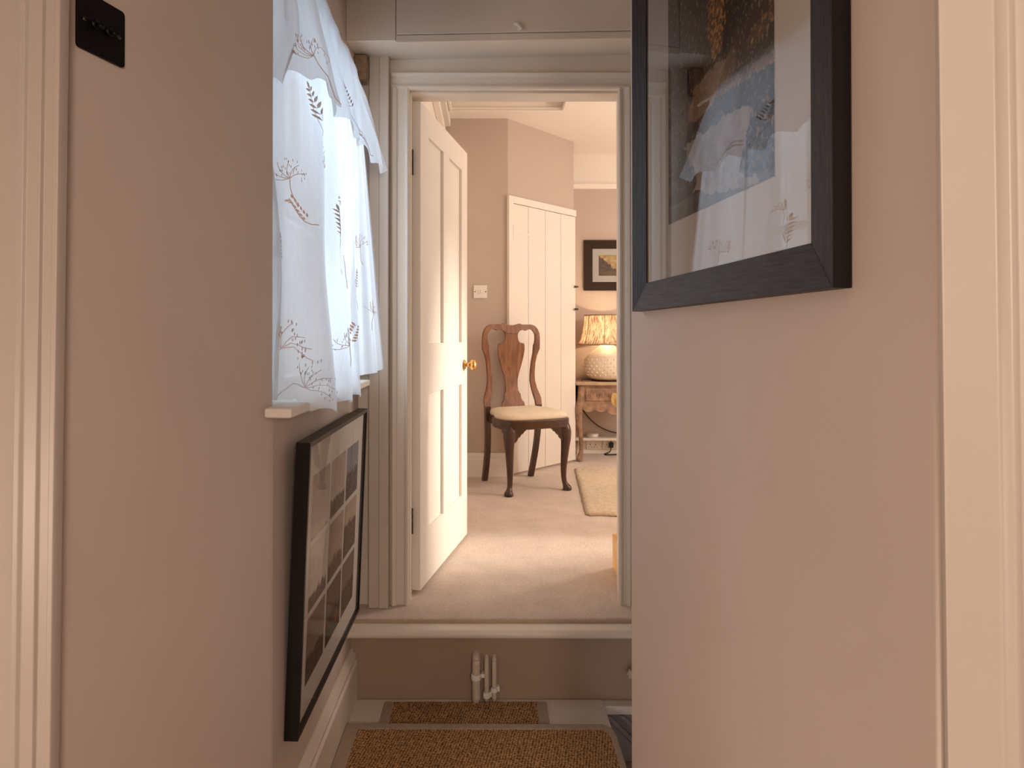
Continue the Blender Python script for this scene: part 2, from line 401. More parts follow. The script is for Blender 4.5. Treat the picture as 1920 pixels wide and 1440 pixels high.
box(bm, -0.325, -0.27, 2.60, 4.63, CZ+1.51, BH)
struct('trim_bedroom_left_cornice', bm, M_white2, bevel=0.006)
bm = B(); box(bm, 3.2, 3.3, 2.5, 5.7, 0.2, BH); struct('wall_bedroom_right', bm, M_wall2)
# ceiling with the loft hatch recess
HX0, HX1, HY0, HY1 = -0.26, 0.520, 3.70, 4.40
bm = B()
box(bm, -0.45, HX0, 2.5, 5.8, BH, BH+0.1); box(bm, HX1, 3.3, 2.5, 5.8, BH, BH+0.1)
box(bm, HX0, HX1, 2.5, HY0, BH, BH+0.1); box(bm, HX0, HX1, HY1, 5.8, BH, BH+0.1)
struct('ceiling', bm, M_ceil)
hz = thing('loft_hatch', 'white panelled loft hatch set in the bedroom ceiling', 'hatch', (0.13, 4.05, BH))
boxes('hatch_panel', M_white2, [(HX0, HX1, HY0, HY1, BH+0.045, BH+0.07)], hz)
def ring(bm, x0, x1, y0, y1, wd, z0, z1):
    box(bm, x0-wd, x1+wd, y0-wd, y0, z0, z1); box(bm, x0-wd, x1+wd, y1, y1+wd, z0, z1)
    box(bm, x0-wd, x0, y0, y1, z0, z1); box(bm, x1, x1+wd, y0, y1, z0, z1)
bm = B(); ring(bm, HX0+0.012, HX1-0.012, HY0+0.012, HY1-0.012, 0.045, BH-0.020, BH); ring(bm, HX0+0.012, HX1-0.012, HY0+0.012, HY1-0.012, 0.020, BH-0.030, BH-0.018)
obj('hatch_moulding', bm, M_white2, hz, bevel=0.006)
# skirtings
def skirt_prof(h, t): return [(0, 0), (t, 0), (t, h*0.74), (t*0.72, h*0.79), (t*0.80, h*0.86), (t*0.45, h*0.94), (t*0.30, h), (0, h)]
bm = B(); extrude(bm, skirt_prof(0.178, 0.026), lambda p, q, d: (XL+p, d, q), 1.46, 2.292); struct('baseboard_left', bm, M_white, bevel=0.0015)
ax = Vector((CORN[0]-NEAR[0], CORN[1]-NEAR[1], 0)); axl = ax.length; ax.normalize(); an = Vector((ax.y, -ax.x, 0))
bm = B(); extrude(bm, skirt_prof(0.178, 0.026), lambda p, q, d: Vector((NEAR[0], NEAR[1], q)) + ax*d + an*p, 0.0, axl+0.004); struct('baseboard_left_near', bm, M_white, bevel=0.0015)
bm = B(); extrude(bm, skirt_prof(0.170, 0.022), lambda p, q, d: (d, 4.63-p, FZ+q), -0.325, AW0.x-0.006); struct('baseboard_cupboard_wall', bm, M_white2, bevel=0.0015)
bm = B(); extrude(bm, skirt_prof(0.150, 0.020), lambda p, q, d: (d, 5.555-p, FZ+q), 0.72, 3.2); struct('baseboard_back', bm, M_white2, bevel=0.0015)

# ---- doorway trim
YA = 2.412
bm = B()   # boxed upright at the left
box(bm, -0.443, -0.405, 2.388, 2.43, 0.279, CZ+1.045); box(bm, -0.405, -0.370, 2.384, 2.43, 0.279, CZ+1.048)
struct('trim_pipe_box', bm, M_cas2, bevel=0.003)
def arch_prof(wd):   # across the board from the opening outwards, thickness
    return [(0, 0), (0, 0.014), (0.006, 0.019), (0.014, 0.017), (0.018, 0.011), (wd-0.022, 0.013), (wd-0.018, 0.020), (wd-0.006, 0.024), (wd, 0.019), (wd, 0)]
dz = thing('door_frame', 'x', 'x'); dz['kind'] = 'structure'; del dz['label']; del dz['category']; dz.name = 'door_1_frame'
bm = B(); extrude(bm, arch_prof(0.066), lambda p, q, d: (XD0-p+0.003, YD0-q, d), 0.279, ZD); obj('architrave', bm, M_white, dz)
bm = B(); extrude(bm, arch_prof(0.048), lambda p, q, d: (XD1-0.022+p, YD0-q, d), 0.264, ZD); obj('architrave', bm, M_white, dz)
bm = B(); extrude(bm, arch_prof(0.062), lambda p, q, d: (d, YD0-q, ZD+p-0.003), XD0-0.063, XD1+0.026); obj('architrave', bm, M_white, dz)
bm = B()
box(bm, XD0-0.02, XD0, YD0-0.002, YD1, 0.27, ZD); box(bm, XD1, XD1+0.02, YD0-0.002, YD1, 0.27, ZD); box(bm, XD0-0.02, XD1+0.02, YD0-0.002, YD1, ZD, ZD+0.02)
box(bm, XD1-0.004, XD1, 2.45, 2.485, 0.27, ZD); box(bm, XD0, XD1, 2.45, 2.485, ZD-0.008, ZD); box(bm, XD0, XD0+0.005, 2.45, 2.485, 0.27, ZD)
obj('jamb_lining', bm, M_white, dz, bevel=0.0015)

# ---- boxed beam with the high cupboard over the door
cu = thing('overhead_cupboard', 'white painted cupboard built high above the bedroom doorway', 'cupboard', (0.0, 2.3, 2.3))
bm = B()
hexa(bm, [(XL, 2.222, CZ+1.019), (1.2, 2.222, CZ+1.049), (1.2, 2.43, CZ+1.080), (XL, 2.43, CZ+1.045),
          (XL, 2.222, H), (1.2, 2.222, H), (1.2, 2.43, H), (XL, 2.43, H)])
obj('casing', bm, M_white, cu, bevel=0.003)
def slab(bm, x0, x1, z0l, z0r, z1l, z1r, y0=2.214, y1=2.2225):
    hexa(bm, [(x0, y0, z0l), (x1, y0, z0r), (x1, y1, z0r), (x0, y1, z0l), (x0, y0, z1l), (x1, y0, z1r), (x1, y1, z1r), (x0, y1, z1l)])
def zb(x, off): return CZ + off + (x-XL)*0.0178
bm = B(); slab(bm, XL, -0.320, zb(XL, 1.019), zb(-0.32, 1.019), H, H); obj('side_panel', bm, M_white, cu, bevel=0.0015)
bm = B(); slab(bm, -0.318, 1.2, zb(-0.318, 1.012), zb(1.2, 1.012), zb(-0.318, 1.036), zb(1.2, 1.036)); obj('bottom_rail', bm, M_white, cu, bevel=0.0015)
bm = B(); slab(bm, -0.316, 1.2, zb(-0.316, 1.0385), zb(1.2, 1.0385), H, H, 2.210, 2.2225); cd = obj('cupboard_door', bm, M_white, cu, bevel=0.0015)
bm = B()
tube(bm, smooth_path([(0.090, 2.200, CZ+1.075), (0.100, 2.194, CZ+1.068), (0.108, 2.192, CZ+1.060), (0.116, 2.196, CZ+1.050)], 4), [0.003]+[0.0065]*11+[0.005], 8)
tube(bm, [(0.109, 2.212, CZ+1.058), (0.109, 2.190, CZ+1.058)], 0.0075, 10)
obj('turn_button', bm, M_white, cd, smooth=True)

# ---- casings of the opening we look through (facing the camera)
LY = 0.928
bm = B()
prof = [(0, 0), (0, 0.012), (0.003, 0.017), (0.010, 0.017), (0.014, 0.009), (0.027, 0.009), (0.030, 0.014), (0.047, 0.015), (0.051, 0.019), (0.058, 0.020), (0.062, 0.012), (0.075, 0.008), (0.30, 0.008), (0.30, 0)]
extrude(bm, prof, lambda p, q, d: (-0.6105 - p - 0.0087*(CZ-d), LY-q, d), 0.0, H); struct('trim_casing_left', bm, mat('dimmed_trim_paint_left', (0.43, 0.375, 0.33), 0.4, 0.10, 14, 0.02, 5), bevel=0.0012)  # trim paint copy, colour darkened where the hall light falls too bright
bm = B()
RY = 0.5145
prof = [(0, 0), (0, 0.005), (0.0434, 0.005), (0.0455, 0.0085), (0.050, 0.0115), (0.0545, 0.0105), (0.057, 0.0085), (0.063, 0.0098), (0.21, 0.0105), (0.21, 0)]
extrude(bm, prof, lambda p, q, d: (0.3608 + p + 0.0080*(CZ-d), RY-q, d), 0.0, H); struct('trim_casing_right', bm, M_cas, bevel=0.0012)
# ---- window
WX = -0.62
wn = thing('window_1', 'x', 'x'); wn['kind'] = 'structure'; del wn['label']; del wn['category']; wn.location = (WX, 1.90, 1.13)
bm = B()
box(bm, WX-0.03, WX+0.03, 1.462, 1.505, 1.118, 2.20); box(bm, WX-0.03, WX+0.03, 2.305, 2.345, 1.118, 2.20)
box(bm, WX-0.03, WX+0.03, 1.505, 2.305, 1.118, 1.165); box(bm, WX-0.03, WX+0.03, 1.505, 2.305, 2.155, 2.20)
obj('window_frame', bm, M_white2, wn, bevel=0.003)
boxes('glazing_bar', M_white2, [(WX-0.015, WX+0.015, 1.895, 1.917, 1.165, 2.155)], wn, bevel=0.003)
boxes('glazing_bar', M_white2, [(WX-0.014, WX+0.014, 1.505, 2.305, 1.645, 1.667)], wn, bevel=0.003)
for (a, b_) in ((1.505, 1.895), (1.917, 2.305)):
    for (c, d) in ((1.165, 1.645), (1.667, 2.155)):
        bm = B(); v = [bm.verts.new(p) for p in ((WX, a, c), (WX, b_, c), (WX, b_, d), (WX, a, d))]; bm.faces.new(v); obj('pane', bm, M_winglass, wn)
bm = B()
pl = [(-0.69, 1.466), (-0.490, 1.466), (-0.490, 1.405), (-0.428, 1.400), (-0.425, 1.60), (-0.424, 1.95), (-0.428, 2.335), (-0.69, 2.340)]
prism(bm, pl[::-1], 1.108, 1.130)
sl = obj('window_sill', bm, M_white2, wn, bevel=0.005)
# outside: a hint of ground/hedge far below is not visible from here

# ================================================================== OBJECTS
# ---- curtain rod, panels, valance
rod = thing('curtain_rod', 'thin pale curtain wire over the corridor window', 'curtain rod', (-0.46, 1.85, 2.17))
bm = B(); tube(bm, [(-0.462, 1.47, 2.165), (-0.452, 1.9, 2.167), (-0.455, 2.33, 2.168)], 0.005, 8); obj('rod', bm, M_matboard, rod, smooth=True)
boxes('bracket', M_bracket, [(-0.489, -0.445, 2.345, 2.384, CZ+0.94, CZ+1.03)], rod, bevel=0.003)

def path2(tab, u):
    k = u*(len(tab)-1); i = min(int(k), len(tab)-2); t = k-i
    p0 = Vector(tab[max(i-1, 0)]); p1 = Vector(tab[i]); p2 = Vector(tab[i+1]); p3 = Vector(tab[min(i+2, len(tab)-1)])
    return 0.5*((2*p1) + (p2-p0)*t + (2*p0-5*p1+4*p2-p3)*t*t + (3*p1-p0-3*p2+p3)*t**3)
def curtain_surface(top, bot, ztop, zbot, folds, amp0, amp1, seed, power=1.0):
    def f(u, v):
        """v: 0 top .. 1 bottom"""
        t = v**power
        p = path2(top, u)*(1-t) + path2(bot, u)*t
        z = ztop + ((zbot(u) if callable(zbot) else zbot)-ztop)*v
        a = amp0 + (amp1-amp0)*v
        ph = 2*PI*folds*u + 1.3*noise.noise(Vector((u*2.3, v*1.6, seed)))*3
        w_ = (math.sin(ph) + 0.45*math.sin(2.3*ph+1.1+v*1.5) + 0.5*noise.noise(Vector((u*14, v*3, seed+5))))
        return Vector((p.x + a*w_*0.6, p.y + a*0.5*math.cos(ph*1.0+0.7), z))
    return f
def sheet(name, f, nu, nv, m, parent):
    bm = B(); g = [[bm.verts.new(f(i/nu, j/nv)) for j in range(nv+1)] for i in range(nu+1)]
    for i in range(nu):
        for j in range(nv): bm.faces.new((g[i][j], g[i+1][j], g[i+1][j+1], g[i][j+1]))
    o = obj(name, bm, m, parent, smooth=True)
    return o
def sprig(bm, f, u0, v0, size, ang, kind, rnd, L_=0.60, H_=1.03, off=0.003):
    """embroidered motif, laid out in metres on the sheet f around (u0,v0)"""
    size = size*1.35
    def P(x, y, lift=1.0):
        ca_, sa_ = math.cos(ang), math.sin(ang)
        u = u0 + (x*ca_ - y*sa_)*1.5/L_; v = v0 - (x*sa_ + y*ca_)/H_
        u = min(max(u, 0.005), 0.995); v = min(max(v, 0.0), 0.995)
        p = f(u, v); a = f(min(u+0.01, 1), v)-f(max(u-0.01, 0), v); b = f(u, min(v+0.01, 1))-f(u, max(v-0.01, 0))
        n = a.cross(b); n = n.normalized() if n.length > 0 else Vector((1, 0, 0))
        if n.x < 0: n = -n
        return p + n*off*lift
    def stem(a, b, r, bend=0.0, n=6):
        d = Vector((b[0]-a[0], b[1]-a[1])); q = Vector((-d.y, d.x))*bend
        tube(bm, [P(a[0]+d.x*t+q.x*math.sin(PI*t), a[1]+d.y*t+q.y*math.sin(PI*t)) for t in [k/n for k in range(n+1)]], r, 4)
    def leaf(a, an_, ln, wd):
        d = Vector((math.sin(an_), math.cos(an_))); q = Vector((d.y, -d.x)); A = Vector(a)
        pts = [A, A+d*ln*0.3+q*wd, A+d*ln*0.65+q*wd*0.9, A+d*ln, A+d*ln*0.65-q*wd*0.9, A+d*ln*0.3-q*wd]
        vs = [bm.verts.new(P(p.x, p.y, 1.2)) for p in pts]
        bm.faces.new(vs)
    if kind == 'fern':
        stem((0, -size*1.3), (0, size), 0.0008, 0.08, 10)
        for k in range(6):
            y = size*(0.1+0.85*k/5)
            for sg in (-1, 1): leaf((0, y), sg*0.95, size*(0.42-0.045*k), size*0.042)
        leaf((0, size), 0, size*0.25, size*0.05)
    elif kind == 'twig':
        stem((0, -size*0.6), (0, size*0.8), 0.0012, 0.15)
        for k in range(6):
            for sg in (-1, 1):
                leaf((sg*0.003, size*(-0.1+0.16*k)), sg*0.7, size*0.20, size*0.05)
    else:
        stem((0, -size), (0, 0), 0.0011, 0.1)
        for k in range(6):
            an_ = -1.2+0.48*k; b = (size*0.75*math.sin(an_), size*0.75*math.cos(an_))
            stem((0, 0), b, 0.0009, 0.12, 4)
            for q in range(7):
                t = rnd.uniform(0.45, 1.05); c = P(b[0]*t+rnd.uniform(-1, 1)*size*0.13, b[1]*t+rnd.uniform(-1, 1)*size*0.13, 1.0)
                r = size*0.055; bm.faces.new([bm.verts.new(c+Vector((0.0004, r*math.cos(a), r*math.sin(a)))) for a in (0, PI/3, 2*PI/3, PI, 4*PI/3, 5*PI/3)])
def embroider(fabric, f, motifs, seed, parent, H_=1.03):
    rnd = random.Random(seed)
    for mt, nm in ((M_stitch, 0), (M_stitch2, 1)):
        bm = B()
        for i, mo in enumerate(motifs):
            if i % 2 == nm: sprig(bm, f, *mo, rnd, 0.62 if fabric is not cb else 0.32, H_)
        o = obj('embroidery', bm, mt, parent); o['kind'] = 'stuff'
        o['label'] = ('brown' if nm == 0 else 'grey') + ' embroidered leaf sprigs'

topA = [(-0.530, 1.500), (-0.490, 1.515), (-0.450, 1.560), (-0.448, 1.66), (-0.448, 1.78), (-0.448, 1.90), (-0.450, 2.00)]
botA = [(-0.545, 1.545), (-0.480, 1.520), (-0.412, 1.525), (-0.388, 1.600), (-0.400, 1.72), (-0.388, 1.84), (-0.400, 1.97)]
zA = lambda u: 1.136 if u < 0.22 else (1.136 - 0.028*min(1, (u-0.22)/0.12) + 0.006*math.sin(u*37))
fA = curtain_surface(topA, botA, 2.165, zA, 3.2, 0.014, 0.034, 3.1)
ca = thing('curtain', 'sheer white embroidered curtain nearest the camera, hem spilling over the window sill', 'curtain', (-0.43, 1.7, 2.16), group='sheer window curtains')
sheet('fabric', fA, 110, 60, M_sheer, ca)
motA = [(0.22, 0.49, 0.045, 0.3, 'berry'), (0.48, 0.46, 0.075, -0.1, 'fern'), (0.30, 0.56, 0.040, 0.9, 'twig'), (0.72, 0.48, 0.030, 0.0, 'berry'),
        (0.20, 0.88, 0.060, -0.5, 'berry'), (0.68, 0.58, 0.055, 0.3, 'fern'), (0.55, 0.82, 0.045, 0.3, 'twig'), (0.30, 0.95, 0.050, -0.9, 'berry'),
        (0.72, 0.86, 0.045, 0.2, 'berry'), (0.45, 0.33, 0.060, 0.5, 'fern'), (0.92, 0.84, 0.045, -0.3, 'twig'), (0.85, 0.66, 0.05, 0.0, 'twig'), (0.60, 0.94, 0.03, 1.2, 'twig'), (0.10, 0.68, 0.04, 0.0, 'fern')]
cb = None
embroider(ca, fA, motA, 5, ca)
topB = [(-0.455, 1.97), (-0.452, 2.05), (-0.453, 2.13), (-0.452, 2.20), (-0.452, 2.24)]
botB = [(-0.425, 1.955), (-0.425, 2.05), (-0.405, 2.13), (-0.390, 2.22), (-0.366, 2.305)]
fB = curtain_surface(topB, botB, 2.165, lambda u: 1.150+0.02*u, 1.8, 0.006, 0.018, 8.4)
cb = thing('curtain', 'sheer white curtain panel hanging nearest the bedroom doorway', 'curtain', (-0.43, 2.1, 2.16), group='sheer window curtains')
sheet('fabric', fB, 60, 60, M_sheer, cb)
embroider(cb, fB, [(0.5, 0.58, 0.045, 0.2, 'berry'), (0.3, 0.72, 0.04, 0.0, 'fern'), (0.7, 0.80, 0.045, -0.3, 'berry')], 9, cb)
topV = [(-0.525, 1.490), (-0.470, 1.520), (-0.435, 1.580), (-0.434, 1.70), (-0.434, 1.85), (-0.436, 2.00), (-0.438, 2.17)]
botV = [(-0.535, 1.515), (-0.440, 1.500), (-0.380, 1.560), (-0.392, 1.72), (-0.375, 1.90), (-0.385, 2.07), (-0.352, 2.29)]
zV = lambda u: 1.865 - 0.012*math.sin(u*23) + 0.01*math.sin(u*51) + (0.03 if u < 0.3 else 0)
fV = curtain_surface(topV, botV, 2.178, zV, 4.0, 0.006, 0.024, 1.7)
va = thing('curtain_valance', 'short frilled white valance along the top of the window', 'valance', (-0.42, 1.85, 2.17))
sheet('fabric', fV, 140, 30, M_sheer, va)
embroider(va, fV, [(0.25, 0.80, 0.05, 0.6, 'berry'), (0.62, 0.75, 0.04, 0.2, 'fern'), (0.12, 0.30, 0.05, 0.0, 'berry'), (0.80, 0.9, 0.035, 1.2, 'twig')], 4, va, 0.31)

# ---- generic flat print from a colour function
def print_sheet(name, O, U, V, su, sv, nu, nv, colf, parent):
    """O: lower-left corner, U,V unit axes, sizes su, sv"""
    me = bpy.data.meshes.new(name)
    vs = [O + U*(su*i/nu) + V*(sv*j/nv) for j in range(nv+1) for i in range(nu+1)]
    fs = [(j*(nu+1)+i, j*(nu+1)+i+1, (j+1)*(nu+1)+i+1, (j+1)*(nu+1)+i) for j in range(nv) for i in range(nu)]
    inv = parent_matrix(parent).inverted()
    me.from_pydata([inv @ v for v in vs], [], fs); me.update()
    ca_ = me.color_attributes.new('Col', 'FLOAT_COLOR', 'POINT')
    k = 0
    for j in range(nv+1):
        for i in range(nu+1):
            c = colf(i/nu, j/nv); ca_.data[k].color = (S(c[0]), S(c[1]), S(c[2]), 1); k += 1
    o = bpy.data.objects.new(name, me); COL.objects.link(o); me.materials.append(M_print); o.parent = parent
    return o
def inpoly(p, poly):
    x, y = p; c = False; n = len(poly); j = n-1
    for i in range(n):
        xi, yi = poly[i]; xj, yj = poly[j]
        if (yi > y) != (yj > y) and x < (xj-xi)*(y-yi)/(yj-yi)+xi: c = not c
        j = i
    return c
def mixc(a, b, t): t = max(0, min(1, t)); return tuple(a[i]+(b[i]-a[i])*t for i in range(3))
def fb(x, y, z=0): return noise.fractal(Vector((x, y, z)), 0.6, 2.1, 5)

def quad_part(name, O, U, V, N_, u0, u1, v0, v1, d0, d1, m, parent, bevel=0.0):
    bm = B()
    P = lambda u, v, d: O + U*u + V*v + N_*d
    hexa(bm, [P(u0, v0, d0), P(u1, v0, d0), P(u1, v0, d1), P(u0, v0, d1), P(u0, v1, d0), P(u1, v1, d0), P(u1, v1, d1), P(u0, v1, d1)])
    return obj(name, bm, m, parent, bevel=bevel)
def frame_rail(name, O, U, V, N_, W_, Hh, side, fw, depth, inner, m, parent, bevel=0.001, m2=None):
    """mitred rail: side 0 bottom,1 right,2 top,3 left; outer face depth, inner edge height `inner`"""
    cs = [(0, 0), (W_, 0), (W_, Hh), (0, Hh)]; ci = [(fw, fw), (W_-fw, fw), (W_-fw, Hh-fw), (fw, Hh-fw)]
    a, b = side, (side+1) % 4
    P = lambda c, d: O + U*c[0] + V*c[1] + N_*d
    bm = B()
    v = [P(cs[a], 0), P(cs[b], 0), P(ci[b], 0), P(ci[a], 0), P(cs[a], depth), P(cs[b], depth), P(ci[b], inner), P(ci[a], inner)]
    vv = [bm.verts.new(x) for x in v]
    for k_, f in enumerate(((3,2,1,0),(4,5,6,7),(0,1,5,4),(1,2,6,5),(2,3,7,6),(3,0,4,7))):
        fc = bm.faces.new([vv[i] for i in f])
        if m2 is not None and k_ == 2 and side == 1: fc.material_index = 1
    o = obj(name, bm, m, parent, bevel=bevel)
    if m2 is not None: o.data.materials.append(m2)
    return o

# ---- large picture on the right wall
U = Vector((0.095, -1, 0)).normalized()      # towards the camera along the wall
Nn = Vector((-1, -0.095, 0)).normalized(); Vz = Vector((0, 0, 1))
K = KR
dfar = 1.745*K
O = Vector((rx(dfar), dfar, CZ+0.066*K)) + Nn*0.001
PW, PH = 0.865*K, 1.05*K
bp = thing('framed_picture', 'large dark-framed abstract print in black and gold hanging on the right wall', 'picture', O + U*PW/2 + Vz*0)
for sd in range(4):
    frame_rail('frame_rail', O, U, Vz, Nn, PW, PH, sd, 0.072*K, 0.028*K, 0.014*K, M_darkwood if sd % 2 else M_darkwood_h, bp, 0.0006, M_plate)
quad_part('backing_board', O, U, Vz, Nn, 0.02, PW-0.02, 0.02, PH-0.02, 0.0, 0.003, M_black, bp)
quad_part('mount_board', O, U, Vz, Nn, 0.068*K, PW-0.068*K, 0.068*K, PH-0.068*K, 0.003, 0.0050, M_matboard, bp)
def s_of(px):   # horizontal picture coordinate on the print from a column of the photograph
    d = 0.578/((px-915)/1205.0+0.095); return (1.535-d)
PRW, PRH = 0.470*K, 0.66*K
ARTPOL = {
 'gold': [(0.48, 1.1), (0.48, 0.59), (0.46, 0.53), (0.49, 0.46), (0.54, 0.44), (0.59, 0.45), (0.61, 0.52), (0.60, 0.59), (0.60, 1.1)],
 'dark': [(0.61, 1.1), (0.61, 0.49), (0.58, 0.44), (0.62, 0.41), (0.71, 0.44), (0.80, 0.47), (0.88, 0.54), (1.01, 0.60), (1.01, 1.1)],
 'rim': [(0.80, 0.39), (0.84, 0.42), (0.96, 0.44), (1.01, 0.46), (1.01, 0.39), (0.83, 0.37)],
 'petal': [(0.25, 0.31), (0.26, 0.35), (0.3, 0.37), (0.33, 0.4), (0.41, 0.41), (0.49, 0.42), (0.58, 0.42), (0.61, 0.4), (0.58, 0.36), (0.55, 0.33), (0.51, 0.31), (0.41, 0.3), (0.33, 0.3)],
 'petalr': [(0.58, 0.4), (0.69, 0.43), (0.72, 0.41), (0.71, 0.34), (0.62, 0.32), (0.55, 0.32)],
 'ridge': [(0.54, 0.32), (0.67, 0.31), (0.83, 0.3), (1.01, 0.29), (1.01, 0.32), (0.83, 0.325), (0.68, 0.33), (0.55, 0.335)],
 'rock': [(0.18, 0.24), (0.29, 0.245), (0.46, 0.24), (0.61, 0.245), (0.72, 0.24), (0.83, 0.21), (0.82, 0.16), (0.77, 0.1), (0.73, 0.06), (0.88, 0.02), (0.88, 0.0), (0.67, 0.02), (0.46, 0.04), (0.29, 0.08), (0.34, 0.09), (0.33, 0.13), (0.24, 0.19)],
 'moss': [(0.83, 0.2), (0.95, 0.22), (1.01, 0.23), (1.01, 0.01), (0.88, 0.03), (0.74, 0.07), (0.76, 0.11), (0.82, 0.14)],
}
def art_big(u, v):
    n1 = fb(u*7, v*9, 1.0); n2 = fb(u*55, v*60, 3.0); q = (u+0.03*fb(u*12, v*16, 7), v+0.012*fb(u*12, v*16, 9))
    c = mixc((66, 48, 38), (34, 24, 18), 0.5+0.5*n1 + 0.5*(v-0.4))
    if v < 0.34: c = mixc((74, 64, 56), (104, 98, 92), 0.5+0.6*n1)
    if v < 0.06: c = mixc((128, 122, 116), (96, 90, 86), 0.5+0.8*n1)
    if inpoly(q, ARTPOL['dark']): c = (20, 12, 8)
    if inpoly(q, ARTPOL['rim']): c = mixc((60, 44, 26), (150, 104, 50), 0.4+1.2*n2)
    if inpoly(q, ARTPOL['petalr']): c = mixc((126, 100, 70), (88, 66, 46), 0.5+1.0*n1)
    if inpoly(q, ARTPOL['petal']):
        c = mixc((178, 158, 142), (146, 124, 104), 0.4+0.6*n1)
        if u < 0.36 + 0.2*(v-0.3): c = mixc(c, (158, 106, 56), 0.55+0.4*n2)
    if inpoly(q, ARTPOL['ridge']): c = mixc((160, 128, 92), (128, 108, 84), 0.5+n1)
    if inpoly(q, ARTPOL['rock']): c = mixc((198, 186, 180), (160, 146, 140), 0.35+0.8*n1+0.3*n2)
    if inpoly(q, ARTPOL['moss']): c = mixc((60, 50, 40), (150, 124, 86), 0.30+1.3*n2)
    if inpoly(q, ARTPOL['gold']): c = mixc((70, 44, 14), (236, 170, 72), 0.42+1.4*n2)
    if n2 > 0.50 and v > 0.10: c = mixc(c, (220, 190, 150), 0.6)
    return c
su0 = 0.865 - 0.072 - 0.125 - PRW + 0.01
print_sheet('print', O + U*0.213*K + Vz*0.199*K + Nn*0.0056, U, Vz, PRW, PRH, 230, 320, art_big, bp)
quad_part('mount_bevel', O, U, Vz, Nn, 0.211*K, 0.213*K+PRW+0.0014, 0.197*K, 0.199*K+PRH+0.0014, 0.0049, 0.0053, M_white2, bp)
bm = B(); vs = [bm.verts.new(O + U*a + Vz*b_ + Nn*0.0082) for a, b_ in ((0.068*K, 0.068*K), (PW-0.068*K, 0.068*K), (PW-0.068*K, PH-0.068*K), (0.068*K, PH-0.068*K))]; bm.faces.new(vs)
obj('picture_glass', bm, M_glass, bp)

# ---- black framed set of nine photographs on the window wall, leaning out at the top
tilt = math.radians(2.3)
U2 = Vector((0, 1, 0)); V2 = Vector((math.sin(tilt), 0, math.cos(tilt))); N2 = Vector((math.cos(tilt), 0, -math.sin(tilt)))
O2 = Vector((XL+0.001, 1.545, 0.318))
FW2, FH2, FD2 = 0.735, 0.715, 0.034
gp = thing('framed_photo_grid', 'black-framed grid of nine landscape photographs low on the wall under the window', 'picture', O2 + U2*FW2/2)
for sd in range(4):
    frame_rail('frame_rail', O2, U2, V2, N2, FW2, FH2, sd, 0.012, FD2, FD2, M_black if sd != 2 else mat('lighter_black_frame', (0.055, 0.040, 0.030), 0.5, 0.2, 30), gp, 0.0008)  # top rail a lighter brown-black than the other rails
quad_part('backing_board', O2, U2, V2, N2, 0.008, FW2-0.008, 0.008, FH2-0.008, 0.004, 0.020, M_black, gp)
quad_part('mount_board', O2, U2, V2, N2, 0.011, FW2-0.011, 0.011, FH2-0.011, 0.020, 0.0225, M_matboard, gp)
cw, ch = 0.176, 0.166
LOOKS = [((150, 140, 132), (118, 104, 96), 0.0), ((150, 136, 124), (90, 76, 66), 0.3), ((112, 112, 118), (84, 74, 70), 0.5),
         ((168, 158, 148), (96, 78, 66), 0.22), ((140, 122, 108), (98, 76, 62), 0.3), ((150, 134, 120), (92, 72, 60), 0.6),
         ((110, 92, 82), (72, 54, 46), 0.4), ((90, 66, 52), (60, 42, 34), 0.5), ((104, 86, 74), (80, 58, 46), 0.5)]
k = 0
for r in range(3):
    for c in range(3):
        hi, lo, hz_ = LOOKS[k]
        u0 = 0.083 + c*(cw+0.020); v0 = FH2-0.098-(r+1)*ch - r*0.017
        hi = tuple(x*1.5 for x in hi); lo = tuple(x*1.5 for x in lo)
        def cf(u, v, hi=hi, lo=lo, hz_=hz_, k=k):
            n = fb(u*5, v*5, k*3.3); h_ = hz_ + 0.08*fb(u*4, 0, k)
            if v > h_: return mixc(hi, tuple(x*0.85 for x in hi), v*0.8+0.3*n)
            cc = mixc(lo, tuple(x*0.6 for x in lo), 0.4+0.8*fb(u*12, v*12, k))
            if k == 7 and (u-0.7)**2+(v-0.25)**2 < 0.012: cc = (150, 70, 40)
            return cc
        ps = print_sheet('photo_print', O2 + U2*u0 + V2*v0 + N2*0.0232, U2, V2, cw, ch, 24, 24, cf, gp)
        k += 1
bm = B(); vs = [bm.verts.new(O2 + U2*a + V2*b_ + N2*0.0310) for a, b_ in ((0.011, 0.011), (FW2-0.011, 0.011), (FW2-0.011, FH2-0.011), (0.011, FH2-0.011))]; bm.faces.new(vs)
obj('picture_glass', bm, M_glass2, gp)

# ---- black light switch on the near left wall
def wallp(y): t = (y-NEAR[1])/ (CORN[1]-NEAR[1]); return Vector((NEAR[0]+(CORN[0]-NEAR[0])*t, y, 0))
Os = wallp(0.974) + Vector((0, 0, CZ+0.441)) + an*0.0008
sw = thing('light_switch', 'square black two-gang toggle light switch plate on the left wall', 'light switch', Os)
bm = B(); rr = 0.006
pts = []
for cx_, cz_, a0 in ((0.088-rr, rr, -90), (0.088-rr, 0.092-rr, 0), (rr, 0.092-rr, 90), (rr, rr, 180)):
    for k in range(5):
        a = math.radians(a0+k*22.5); pts.append((cx_+rr*math.cos(a), cz_+rr*math.sin(a)))
extrude(bm, pts, lambda p, q, d: Os + ax*p + Vz*q + an*d, 0.0, 0.005); obj('switch_plate', bm, M_plate, sw, bevel=0.001)
for q in (0.030, 0.056):
    bm = B(); c = Os + ax*q + Vz*0.046
    tube(bm, [c+an*0.004, c+an*0.009], 0.0075, 14); tube(bm, [c+an*0.008, c+an*0.020+Vz*-0.006], [0.003, 0.0042], 10); obj('toggle', bm, M_plate, sw, smooth=True)
